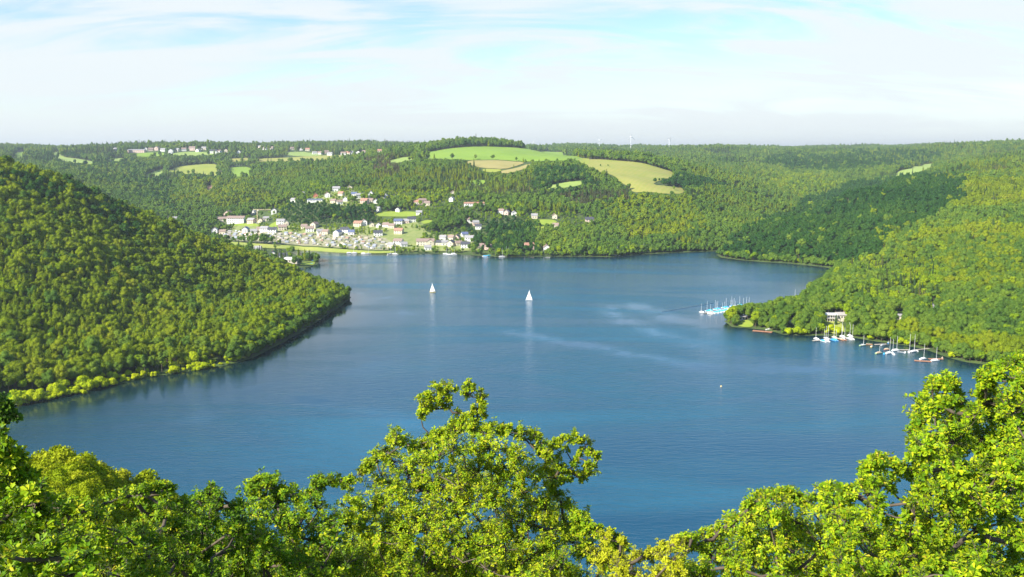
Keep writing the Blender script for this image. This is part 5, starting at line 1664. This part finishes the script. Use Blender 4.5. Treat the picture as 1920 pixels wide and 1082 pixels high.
# ------------------------------------------------------------------ clubhouse on the right bank
x, y, z = hit(1566, 602)
e = link('clubhouse', None, None, (x, y, z), (0, 0, R(-9)))
e.scale = (.86, .86, .86)
PW, PR = paint('weathered_plaster', (.50, .46, .39), .85, .1), paint('grey_roof_sheet', (.42, .39, .36), .7, .08)
link('wall', MB().box(-10, 0, -4, 4, -3, 6.6).mesh('wall', PW), e)
link('roof', MB().box(-11, .8, -6.2, 4.8, 6.65, 7.2).mesh('roof', M_WHITE), e)
link('balcony', MB().box(-10.6, .6, -6.2, -4.02, 3.2, 3.5).mesh('balcony', PW), e)
for k in range(6):
    link('post', MB().box(-10.5 + k * 2.15, -10.28 + k * 2.15, -6.1, -5.9, 0, 6.64).mesh('post', M_WHITE), e)
link('railing', MB().box(-10.5, .5, -6.15, -6.08, 4.35, 4.43).box(-10.5, .5, -6.15, -6.08, 3.9, 3.96).mesh('railing', M_WHITE), e)
WG = MB().box(-.8, .8, -.07, .12, 0, 2.0).mesh('window', M_GLASS)
for k in range(4):
    link('window', WG, e, (-8.8 + k * 2.4, -4, 3.7))
    link('window', WG, e, (-8.8 + k * 2.4, -4, .5))
for k in range(2): link('window', WG, e, (-10.0, -1.6 + k * 3, 3.9), (0, 0, R(-90)))
link('terrace', MB().box(-12, 2, -10, -4.03, -3, .02).mesh('terrace', paint('pale_terrace', (.66, .63, .57), .8)), e)
wm, rm, rz = house_meshes(11, 9, 5.2, R(24), 'cream', 'grey')
ann = link('annexe', wm, e, (6.2, 3.2, .9), (0, 0, R(10)))
rm2 = rm.copy(); rm2.materials[0] = PR
link('roof', rm2, ann)
for k in range(4): link('window', WIN, ann, (-3.9 + k * 2.6, -4.5, 2.6))
link('chimney', CHIM, ann, (2.5, 1, rz - .2))
tag(e, 'white two storey clubhouse with balcony among the trees of the point', 'clubhouse')
# huts, tent and caravans round it
for (px, py, L, Wd, H, wall, roof, rot, lab) in [(1388, 600, 7, 5, 2.8, 'white', 'grey', 20, 'small white hut on the tip of the right hand point'), (1541, 553, 8, 6, 3, 'white', 'grey', 0, 'small pale roofed hut above the lake side of the point'),
                                               (1756, 582, 10, 7, 3.6, 'white', 'grey', 10, 'small white cabin high among the trees on the right slope'), (1687, 599, 8, 6, 3.2, 'cream', 'grey', -10, 'cream cabin between bright trees right of the clubhouse'),
                                               (1744, 577, 7, 5, 3.0, 'white', 'grey', 60, 'tiny white shed left of the cabin on the right slope')]:
    o = place_house(px, py, L, Wd, H, R(22), wall, roof, rot, 'cabin', 2, False)
    tag(o, lab, 'cabin')
x, y, z = hit(1484, 605)
e = link('tent', None, None, (x, y, z), (0, 0, R(15)))
link('canvas', MB().add([(-2.6, -2, 0), (2.6, -2, 0), (2.6, 2, 0), (-2.6, 2, 0), (-2.6, 0, 2.6), (2.6, 0, 2.6)], [(0, 1, 5, 4), (2, 3, 4, 5), (0, 4, 3), (1, 2, 5)]).mesh('canvas', paint('tent_canvas', (.6, .6, .36), .9)), e)
link('pole', MB().tube([(-2.65, 0, 0), (-2.65, 0, 2.7)], [.05, .05], 6).mesh('pole', M_MAST), e)
tag(e, 'pale yellow tent among the trees left of the clubhouse', 'tent')
# white pavilion on the harbour point
x, y, z = hit(548, 492)
e = link('pavilion', None, None, (x, y, z + .4), (0, 0, R(-20)))
link('wall', MB().box(-12, 10, -4.5, 4.5, -1.5, 3.6).mesh('wall', PW), e)
link('roof', MB().add([(-12.6, -5.2, 3.62), (10.6, -5.2, 3.62), (10.6, 5.2, 3.62), (-12.6, 5.2, 3.62), (-9, 0, 6.2), (7, 0, 6.2)], [(0, 1, 5, 4), (1, 2, 5), (2, 3, 4, 5), (3, 0, 4), (0, 3, 2, 1)]).mesh('roof', M_WHITE), e)
for k in range(5): link('window', WG, e, (-9.5 + k * 4.4, -4.5, .7))
tag(e, 'long white pavilion with dark openings on the harbour point', 'building')
o = place_house(531, 484, 10, 8, 4, R(35), 'white', 'dark', 10, 'house', 2)
tag(o, 'white house with black roof directly left of the long white pavilion', 'house')

# ------------------------------------------------------------------ tower crane in the village
x, y, z = hit(483, 418)
e = link('tower_crane', None, None, (x, y, z), (0, 0, R(-4)))
M_CR = paint('crane_yellow', (.72, .62, .38), .5)


def lattice(p0, p1, w, n):
    a = MB(); p0, p1 = np.array(p0, float), np.array(p1, float)
    d = p1 - p0; vert = abs(d[2]) > abs(d[0])
    o1, o2 = (np.array([w, 0, 0]), np.array([0, w, 0])) if vert else (np.array([0, w, 0]), np.array([0, 0, w]))
    cs = [(-.5, -.5), (.5, -.5), (.5, .5), (-.5, .5)]
    for a_, b_ in cs: a.tube([p0 + o1 * a_ + o2 * b_, p1 + o1 * a_ + o2 * b_], [.16, .16], 4)
    for i in range(n):
        q0, q1 = p0 + d * i / n, p0 + d * (i + 1) / n
        for k in range(4):
            u, v = cs[k], cs[(k + 1) % 4]
            if i % 2: u, v = v, u
            a.tube([q0 + o1 * u[0] + o2 * u[1], q1 + o1 * v[0] + o2 * v[1]], [.09, .09], 3)
    return a


link('mast', lattice((0, 0, 0), (0, 0, 23), 1.4, 10).mesh('mast', M_CR), e)
link('jib', lattice((-1, 0, 22.5), (24, 0, 22.5), 1.0, 12).mesh('jib', M_CR), e)
link('counter_jib', lattice((-7, 0, 22.5), (-.9, 0, 22.5), 1.0, 4).mesh('counter_jib', M_CR), e)
link('counterweight', MB().box(-7, -5, -.8, .8, 20.2, 22.3).mesh('counterweight', paint('concrete', (.4, .4, .38), .9)), e)
link('cab', MB().box(.8, 2.2, -.7, .7, 20.3, 22).mesh('cab', M_WHITE), e)
link('base', MB().box(-2.4, 2.4, -2.4, 2.4, -1, .5).mesh('base', _pm['concrete']), e)
tag(e, 'pale yellow tower crane between houses at the back of the village', 'crane')

# ------------------------------------------------------------------ wind turbines beyond the plateau
M_TUR = paint('turbine_white', (.80, .81, .82), .5, .02)
for i, (px, hub, Y, ang, bl_, lab) in enumerate([(1000, 267, 4900, 20, 22, 'faint wind turbine just right of the hilltop wood, leftmost of four'), (1124, 262, 4800, 75, 26, 'wind turbine second from the left on the skyline'),
                                                (1183, 257, 4500, 3, 30, 'tallest wind turbine on the skyline'), (1255, 261, 4800, 42, 24, 'rightmost of the four wind turbines on the skyline')]):
    p = atY(px, hub, float(Y))
    gz = float(hgt(p[0], p[1]))
    H = p[2] - gz
    e = link('wind_turbine', None, None, (p[0], p[1], gz - 1), (0, 0, R(15 + 8 * i)))
    link('tower', MB().tube([(0, 0, 0), (0, 0, H * .5), (0, 0, H)], [1.7, 1.3, 0.9], 12).mesh('tower', M_TUR), e)
    link('nacelle', MB().box(-1.8, 1.8, -3.5, 5.5, H - .2, H + 3.4).mesh('nacelle', M_TUR), e)
    ro = link('rotor', MB().tube([(0, -5.6, H + 1.6), (0, -3.6, H + 1.6)], [.9, 1.6], 10).mesh('hub', M_TUR), e)
    for k in range(3):
        a = R(ang + 120 * k)
        bld = MB()
        vs = []
        for t, c in [(0, .7), (.12, 1.7), (.5, 1.2), (1, .35)]:
            r_ = 1.2 + bl_ * t
            ca, sa = math.cos(a), math.sin(a)
            for sx, sy in [(-c, 0), (0, -.35), (c, 0), (0, .35)]:
                vs.append((r_ * sa + sx * ca, -4.6 + sy, H + 1.6 + r_ * ca - sx * sa))
        fs = [(i_ * 4 + k_, i_ * 4 + (k_ + 1) % 4, (i_ + 1) * 4 + (k_ + 1) % 4, (i_ + 1) * 4 + k_) for i_ in range(3) for k_ in range(4)] + [(12, 13, 14, 15), (3, 2, 1, 0)]
        bld.add(vs, fs)
        link('blade', bld.mesh('blade', M_TUR), ro)
    tag(e, lab, 'wind turbine', 'wind turbines on the skyline')

# ------------------------------------------------------------------ oaks in front of the lookout
def oak_leaf_material(name, stops, tcol=(1.9, 1.6, .35), tr=.16):
    m, n, l = newmat(name)
    out = node(n, 'ShaderNodeOutputMaterial')
    at = node(n, 'ShaderNodeAttribute', attribute_name='rnd')
    oi = node(n, 'ShaderNodeObjectInfo')
    ad_ = node(n, 'ShaderNodeMath', operation='ADD'); l.new(at.outputs['Fac'], ad_.inputs[0])
    geo = node(n, 'ShaderNodeNewGeometry')
    fr = node(n, 'ShaderNodeMath', operation='MULTIPLY', i_1=.35); l.new(oi.outputs['Random'], fr.inputs[0]); l.new(fr.outputs[0], ad_.inputs[1])
    pp_ = node(n, 'ShaderNodeMath', operation='PINGPONG', i_1=1.0); l.new(ad_.outputs[0], pp_.inputs[0])
    rp = node(n, 'ShaderNodeValToRGB'); el = rp.color_ramp.elements
    while len(el) < len(stops): el.new(.5)
    for e_, (p_, c_) in zip(el, stops): e_.position = p_; e_.color = (*c_, 1)
    l.new(pp_.outputs[0], rp.inputs[0])
    tcn = node(n, 'ShaderNodeTexCoord')
    nz = node(n, 'ShaderNodeTexNoise', i_Scale=1.1, i_Detail=2.0); l.new(tcn.outputs['Object'], nz.inputs['Vector'])
    mr = node(n, 'ShaderNodeMapRange', i_1=.3, i_2=.7, i_3=.8, i_4=1.2); l.new(nz.outputs['Fac'], mr.inputs[0])
    sc = node(n, 'ShaderNodeVectorMath', operation='SCALE'); l.new(rp.outputs[0], sc.inputs[0]); l.new(mr.outputs[0], sc.inputs['Scale'])
    d = node(n, 'ShaderNodeBsdfDiffuse'); l.new(sc.outputs[0], d.inputs[0])
    tv = node(n, 'ShaderNodeVectorMath', operation='MULTIPLY'); tv.inputs[1].default_value = tcol
    l.new(sc.outputs[0], tv.inputs[0])
    t = node(n, 'ShaderNodeBsdfTranslucent'); l.new(tv.outputs[0], t.inputs[0])
    g = node(n, 'ShaderNodeBsdfGlossy', i_Roughness=.42); g.inputs[0].default_value = (.8, .9, .6, 1)
    ms = node(n, 'ShaderNodeMixShader', i_0=tr); l.new(d.outputs[0], ms.inputs[1]); l.new(t.outputs[0], ms.inputs[2])
    fz = node(n, 'ShaderNodeFresnel', i_IOR=1.2)
    m2 = node(n, 'ShaderNodeMixShader'); l.new(fz.outputs[0], m2.inputs[0]); l.new(ms.outputs[0], m2.inputs[1]); l.new(g.outputs[0], m2.inputs[2])
    l.new(m2.outputs[0], out.inputs[0])
    return m


M_OAK = oak_leaf_material('oak_leaf', [(0.0, (.030, .085, .008)), (.38, (.085, .19, .008)), (.68, (.19, .31, .008)), (.88, (.34, .42, .010)), (.98, (.42, .44, .016)), (1.0, (.44, .36, .03))])
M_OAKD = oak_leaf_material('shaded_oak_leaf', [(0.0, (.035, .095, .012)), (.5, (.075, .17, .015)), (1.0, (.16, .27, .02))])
M_YEL = oak_leaf_material('yellow_green_leaf', [(0.0, (.18, .24, .012)), (.5, (.34, .38, .014)), (1.0, (.46, .47, .02))])
M_TWIG = paint('oak_branch_bark', (.11, .085, .06), .9, .3, 6)

# leaf outline in its own plane: x along the leaf, y across; two folded halves
LF = np.array([(0, 0, 0), (.38, .13, .05), (.72, .21, .08), (1, 0, -.06), (.72, -.21, .08), (.38, -.13, .05)])
LQ = [(0, 3, 2, 1), (0, 5, 4, 3)]
LF12 = np.array([(0, 0, 0), (.2, .10, .03), (.34, .20, .05), (.44, .14, .03), (.58, .27, .06), (.68, .19, .04), (.82, .24, .03), (1, 0, -.06),
                 (.82, -.24, .03), (.68, -.19, .04), (.58, -.27, .06), (.44, -.14, .03), (.34, -.20, .05), (.2, -.10, .03)])
LF12F = [(0, 7, 6, 5), (0, 5, 4, 3), (0, 3, 2, 1), (0, 9, 8, 7), (0, 11, 10, 9), (0, 13, 12, 11)]
BIGLEAF = {}


def big_leaf(mat):
    if mat.name not in BIGLEAF:
        me = bpy.data.meshes.new('leaf')
        me.from_pydata([tuple(p) for p in LF12], [], LF12F)
        me.materials.append(mat)
        a = me.attributes.new('rnd', 'FLOAT', 'POINT'); a.data.foreach_set('value', np.full(len(LF12), .55, np.float32))
        BIGLEAF[mat.name] = me
    return BIGLEAF[mat.name]


def fg_tree(name, label, clumps, trunk_xy, mat, leaf=.09, dens=34.0, per=7, singles=0, bare=0.0, seed=1, group='oaks in front of the lookout', trunk_r=.07):
    """clumps: rows (px, py, radius px, distance)"""
    r_ = np.random.default_rng(seed)
    C_ = []
    for px, py, rp_, D in clumps:
        p = atY(px, py, float(D))
        C_.append((*p, rp_ * D / FPX))
    C_ = np.array(C_)
    bx, by = trunk_xy
    bz = float(hgt(bx, by)) - .3
    root = np.array([bx, by, bz])
    top = np.array([C_[:, 0].mean() * .5 + bx * .5, C_[:, 1].mean() * .5 + by * .5, C_[:, 2].min() - .6])
    top[2] = max(top[2], bz + 1.0)
    E = link(name, None, None, tuple(root))
    # limbs: every clump hangs on the nearest one closer to the trunk
    nodes = [root, root * .5 + top * .5 + [r_.normal(0, .15), r_.normal(0, .15), 0], top]
    par = [-1, 0, 1]
    dd = np.linalg.norm((C_[:, :3] - top) * [1, 1, .8], axis=1)
    for i in np.argsort(dd):
        c = C_[i, :3]
        q = np.array(nodes[2:])
        cost = np.linalg.norm(q - c, axis=1) + .15 * np.maximum(0, q[:, 2] - c[2])
        par.append(int(np.argmin(cost)) + 2)
        nodes.append(c + r_.normal(0, .18, 3) * C_[i, 3])
    cnt = np.ones(len(nodes))
    for i in range(len(nodes) - 1, 0, -1): cnt[par[i]] += cnt[i]
    Vt, Ft, off = [], [], 0
    for i in range(1, len(nodes)):
        a, b = nodes[par[i]], nodes[i]
        ra, rb = trunk_r * (cnt[par[i]] / cnt[0]) ** .5, trunk_r * (cnt[i] / cnt[0]) ** .5 + .006
        ra = min(ra, rb * 1.5)
        if i > 2: ra, rb = min(ra, .038), min(rb, .034)
        L = np.linalg.norm(b - a)
        k = r_.normal(0, .045, (2, 3)) * L
        path = [a, a + (b - a) * .35 + k[0] + [0, 0, -.03 * L], a + (b - a) * .7 + k[1], b]
        v, f = tube_np(path, [ra, ra * .7 + rb * .3, ra * .3 + rb * .7, rb * .9], 6)
        Vt.append(v - root); Ft.append(f + off); off += len(v)
    # rosettes
    O_, D_, S_ = [], [], []
    Vw, Fw, offw = [], [], 0
    for (cx, cy, cz, cr) in C_:
        n = max(8, int(dens * 12.6 * cr * cr * 1.25 + dens * .3))
        m_ = max(4, n // 5)
        sh = r_.normal(size=(m_, 3)) + [-.1, -.1, .35]
        sh /= np.linalg.norm(sh, axis=1)[:, None]
        sl = cr * r_.uniform(.55, 1.42, m_)
        j = np.arange(n) % m_
        q = r_.uniform(.25, 1.0, n) ** .7
        u = sh[j]
        bend = np.stack([np.zeros(n), np.zeros(n), .25 * cr * q ** 2], 1)
        p = np.array([cx, cy, cz]) + u * (sl[j] * q)[:, None] + bend + r_.normal(0, .085, (n, 3)) * min(cr, .6)
        O_.append(p)
        dv = u * .8 + np.array([-.15, -.12, .7]) + r_.normal(0, .25, (n, 3))
        D_.append(dv / np.linalg.norm(dv, axis=1)[:, None])
        S_.append(r_.uniform(.7, 1.2, n) * (1.12 - .25 * q))
        for k in range(m_):
            e0 = np.array([cx, cy, cz]); e1 = e0 + sh[k] * sl[k] + [0, 0, .25 * cr]
            v, f = tube_np([e0, e0 + sh[k] * sl[k] * .5 + [0, 0, .05 * cr], e1], [.010, .007, .003], 3)
            Vw.append(v - root); Fw.append(f + offw); offw += len(v)
    P_, Dr, Ss = np.concatenate(O_), np.concatenate(D_), np.concatenate(S_)
    n = len(P_) * per
    P2 = np.repeat(P_, per, 0); D2 = np.repeat(Dr, per, 0)
    ref = r_.normal(size=(len(P_), 3)); ref = np.repeat(ref, per, 0)
    a = np.cross(D2, ref); a /= np.linalg.norm(a, axis=1)[:, None]
    b = np.cross(D2, a)
    ph = np.tile(np.arange(per) * 2.4, len(P_)) + r_.uniform(-.35, .35, n)
    rad = a * np.cos(ph)[:, None] + b * np.sin(ph)[:, None]
    tilt = r_.uniform(.15, .85, n)[:, None]
    X = rad * (1 - tilt * .35) + D2 * tilt * .8 + np.array([0, 0, -.12])
    X /= np.linalg.norm(X, axis=1)[:, None]
    Y = np.cross(D2, X) + r_.normal(0, .42, (n, 3)); Y -= X * (Y * X).sum(1)[:, None]; Y /= np.linalg.norm(Y, axis=1)[:, None]
    Z = np.cross(X, Y)
    fl = Z[:, 2] < 0
    Y[fl] *= -1; Z[fl] *= -1
    Ls = leaf * np.repeat(Ss, per) * r_.uniform(.7, 1.25, n)
    O2 = P2 + X * (Ls * .15)[:, None]
    cl = r_.uniform(0, 1, len(P_)) * .5
    rv = np.clip(np.repeat(cl, per) + r_.uniform(0, .5, n), 0, 1)
    # the leaves that show largest stay single
    take = np.zeros(n, bool)
    if singles:
        px_, py_ = proj(O2[:, 0], O2[:, 1], O2[:, 2])
        vw = O2 - np.array([0, 0, CAMZ]); dist = np.linalg.norm(vw, axis=1)
        face = np.abs((Z * vw).sum(1)) / dist
        sc2 = Ls / dist * (.35 + face)
        sc2[(px_ < 4) | (px_ > 1916) | (py_ > 1078)] = 0
        # spread over the crown: the best one per cell
        cell = (px_ // 22).astype(int) * 1000 + (py_ // 22).astype(int)
        best = {}
        for i in np.argsort(-sc2)[:singles * 30]:
            if sc2[i] > 0 and cell[i] not in best: best[cell[i]] = i
            if len(best) >= singles: break
        idx_ = np.array(list(best.values()), int)
        take[idx_] = True
        lm = big_leaf(mat)
        for i in idx_:
            o = bpy.data.objects.new('leaf', lm); S.collection.objects.link(o); o.parent = E
            s_ = Ls[i] * 1.05
            M = Matrix(((X[i, 0] * s_, Y[i, 0] * s_, Z[i, 0] * s_, O2[i, 0] - root[0]), (X[i, 1] * s_, Y[i, 1] * s_, Z[i, 1] * s_, O2[i, 1] - root[1]),
                        (X[i, 2] * s_, Y[i, 2] * s_, Z[i, 2] * s_, O2[i, 2] - root[2]), (0, 0, 0, 1)))
            o.matrix_local = M
    k = ~take
    O2, X, Y, Z, Ls, rv = O2[k], X[k], Y[k], Z[k], Ls[k], rv[k]
    n = len(O2)
    L3 = Ls[:, None, None]
    v = O2[:, None] + L3 * (LF[None, :, 0:1] * X[:, None] + LF[None, :, 1:2] * Y[:, None] * 1.15 + LF[None, :, 2:3] * Z[:, None])
    v = v.reshape(-1, 3) - root
    q = (np.arange(n)[:, None, None] * 6 + np.array(LQ)[None]).reshape(-1, 4)
    fo = link('foliage', npmesh('foliage', v, q, [mat], attr={'rnd': np.repeat(rv, 6)}), E)
    fo['kind'] = 'stuff'
    link('trunk', npmesh('trunk', np.concatenate(Vt), np.concatenate(Ft), [M_TWIG], smooth=True), E)
    tw = link('twigs', npmesh('twigs', np.concatenate(Vw), np.concatenate(Fw), [M_TWIG]), E)
    tw['kind'] = 'stuff'
    tag(E, label, 'tree', group)
    print('FG', name, len(C_), 'clumps', n, 'leaves')
    return E


fr_ = random.Random(21)


def fill(x0, x1, D, step=40, r=36, margin=26, ybot=1120, dj=.18, skip=.13):
    o = []
    xs = x0
    while xs < x1:
        # rim clumps right under the outline
        yt = float(np.interp(xs, OX, OY))
        rr_ = r * fr_.uniform(.45, .62)
        o.append((xs + fr_.uniform(-5, 5), yt + rr_ * .95, rr_, D * (1 + fr_.uniform(-.05, .05))))
        yy = yt + margin + r * .9
        row_ = 0
        while yy < ybot:
            if fr_.random() > skip:
                rad = r * fr_.uniform(.72, 1.15)
                o.append((xs + (step * .5 if row_ % 2 else 0) + fr_.uniform(-9, 9), yy + fr_.uniform(-8, 8), rad, D * (1 - .10 * (yy - yt) / 300 + fr_.uniform(-dj, dj))))
            yy += step * .86; row_ += 1
        xs += step * .62 if row_ % 1 else step * .8
    return [c for c in o if c[1] - c[2] * .95 > float(np.interp(c[0], OX, OY)) - 4]


def rim(x0, x1, D, r=13, gap=15, inset=.9):
    """small sprays right along the outline between two photo columns"""
    o = []
    pts = [(x, y) for x, y in zip(OX, OY) if x0 <= x <= x1]
    for (xa, ya), (xb, yb) in zip(pts[:-1], pts[1:]):
        L = math.hypot(xb - xa, yb - ya); n = max(1, int(L / gap))
        for q in range(n):
            t = (q + .5) / n
            x_, y_ = xa + (xb - xa) * t, ya + (yb - ya) * t
            nx, ny = (ya - yb) / L, (xb - xa) / L
            rr_ = r * fr_.uniform(.7, 1.25)
            o.append((x_ + nx * rr_ * inset, y_ + ny * rr_ * inset, rr_, D * (1 + fr_.uniform(-.04, .04))))
    return o


def txy(px, D):
    p = atY(px, 700, float(D)); return float(p[0]), float(p[1])


# left edge spray, darker
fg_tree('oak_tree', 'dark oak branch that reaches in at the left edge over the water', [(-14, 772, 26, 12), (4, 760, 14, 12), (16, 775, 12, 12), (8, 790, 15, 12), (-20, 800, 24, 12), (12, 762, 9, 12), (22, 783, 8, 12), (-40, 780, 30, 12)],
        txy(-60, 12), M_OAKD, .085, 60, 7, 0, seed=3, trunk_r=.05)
fg_tree('oak_tree', 'oak with the largest leaves in the lower left corner', fill(-40, 150, 9.5, 42, 44) + rim(-40, 100, 9.8, 17, 20), txy(20, 9.5), M_OAK, .080, 66, 7, 230, seed=4)
fg_tree('oak_tree', 'young oak with bright tips between birch grove and narrow oak', fill(150, 350, 14, 40, 38) + rim(100, 345, 14, 15, 17), txy(250, 14), M_OAK, .070, 60, 7, 150, seed=5)
fg_tree('oak_tree', 'narrow young oak with a pointed top left of centre', fill(350, 445, 17, 38, 34) + rim(345, 455, 17, 13, 14) + [(393, 925, 18, 17), (400, 945, 20, 17)], txy(395, 17), M_OAK, .075, 48, 7, 0, seed=6)
fg_tree('oak_tree', 'bushy twin topped oak left of the tall centre oak', fill(445, 655, 18, 38, 36) + rim(455, 661, 18, 14, 15) + [(478, 920, 26, 18), (500, 915, 24, 18), (520, 940, 26, 18)], txy(560, 18), M_OAK, .074, 48, 7, 100, seed=7)
CEN = fill(655, 1105, 20, 36, 34, skip=.12) + rim(661, 1040, 20, 13, 13)
CEN += [(a + fr_.uniform(-7, 7), b + fr_.uniform(-6, 6), c * .6, 20 * fr_.uniform(.97, 1.03)) for a, b, c in [(800, 750, 12), (830, 735, 12), (843, 742, 10), (818, 760, 12), (795, 770, 10), (885, 735, 10), (903, 750, 9), (900, 772, 10), (880, 785, 12), (866, 790, 12), (1055, 838, 10), (1080, 832, 10), (1100, 848, 9), (1108, 866, 9), (1095, 888, 9), (1070, 897, 10), (1045, 878, 12), (1060, 905, 9)]]
CEN += [(a, b, c * 1.22, d) for a, b, c, d in [(795, 745, 11, 20), (806, 738, 12, 20), (820, 732, 12, 20), (835, 728, 11, 20), (846, 733, 9, 20), (812, 752, 13, 20), (828, 748, 13, 20), (840, 755, 11, 20), (798, 762, 11, 20), (790, 775, 10, 20), (789, 787, 8, 20), (812, 768, 10, 20),
        (828, 766, 8, 20), (872, 733, 10, 20), (881, 725, 9, 20), (889, 733, 10, 20), (880, 741, 9, 20), (901, 741, 8, 20), (909, 748, 8, 20), (905, 757, 7, 20), (895, 768, 11, 20), (905, 775, 9, 20), (887, 778, 11, 20), (893, 790, 12, 20),
        (877, 792, 13, 20), (860, 775, 6, 20), (852, 798, 12, 20), (863, 806, 14, 20), (842, 812, 13, 20), (822, 822, 12, 20), (808, 822, 9, 20),
        (1040, 836, 9, 20), (1050, 830, 10, 20), (1062, 823, 11, 20), (1075, 820, 10, 20), (1088, 826, 10, 20), (1098, 834, 10, 20), (1108, 846, 9, 20), (1118, 852, 9, 20), (1119, 868, 9, 20), (1112, 880, 9, 20), (1100, 878, 8, 20),
        (1103, 893, 9, 20), (1090, 900, 10, 20), (1078, 893, 9, 20), (1064, 888, 10, 20), (1052, 878, 10, 20), (1042, 862, 10, 20), (1036, 846, 10, 20), (1084, 858, 7, 20), (1076, 868, 6, 20), (1053, 903, 8, 20), (1040, 895, 12, 20), (1032, 912, 14, 20), (1092, 846, 6, 20)]]
fg_tree('oak_tree', 'tall oak in the centre whose crown rises above the lake', CEN, txy(880, 20), M_OAK, .072, 46, 7, 240, seed=8, trunk_r=.09)
fg_tree('oak_tree', 'small oak spray stepping down right of the centre oak', rim(1075, 1186, 18, 13, 14) + [(1110, 1000, 22, 18), (1140, 1025, 24, 18), (1160, 1040, 24, 18), (1100, 1040, 30, 18), (1135, 1060, 30, 18), (1085, 975, 14, 18), (1090, 1000, 20, 18)],
        txy(1120, 18), M_OAK, .075, 50, 7, 0, seed=9, trunk_r=.06)
fg_tree('rowan_tree', 'fine leaved yellow green tree in the dip between the oaks', rim(1178, 1275, 15.5, 13, 14) + fill(1140, 1290, 15.5, 32, 30, skip=.03), txy(1215, 15.5), M_YEL, .045, 110, 8, 0, seed=10, group=None, trunk_r=.06)
fg_tree('oak_tree', 'oak with stepped outline rising towards the right', fill(1275, 1560, 16, 38, 36) + rim(1272, 1567, 16, 14, 15), txy(1430, 16), M_OAK, .070, 60, 7, 200, seed=11)
fg_tree('oak_tree', 'tall large leaved oak at the right edge of the view', fill(1560, 1960, 13, 40, 38, skip=.10) + rim(1567, 1930, 13, 14, 15), txy(1790, 13), M_OAK, .070, 62, 7, 290, seed=12, trunk_r=.08)
#__PART4__
# ------------------------------------------------------------------ air
hzm, n, l = newmat('haze_air')
out = node(n, 'ShaderNodeOutputMaterial')
pv = node(n, 'ShaderNodeVolumePrincipled', i_Density=0.000068, i_Anisotropy=0.25)
pv.inputs['Color'].default_value = (.80, .90, 1.0, 1)
l.new(pv.outputs[0], out.inputs['Volume'])
hz_o = link('haze', MB().box(-20500, 20500, -18000, 23000, -9.2, 300).mesh('haze', hzm))
tag(hz_o, 'thin summer haze over lake and hills', kind='stuff')
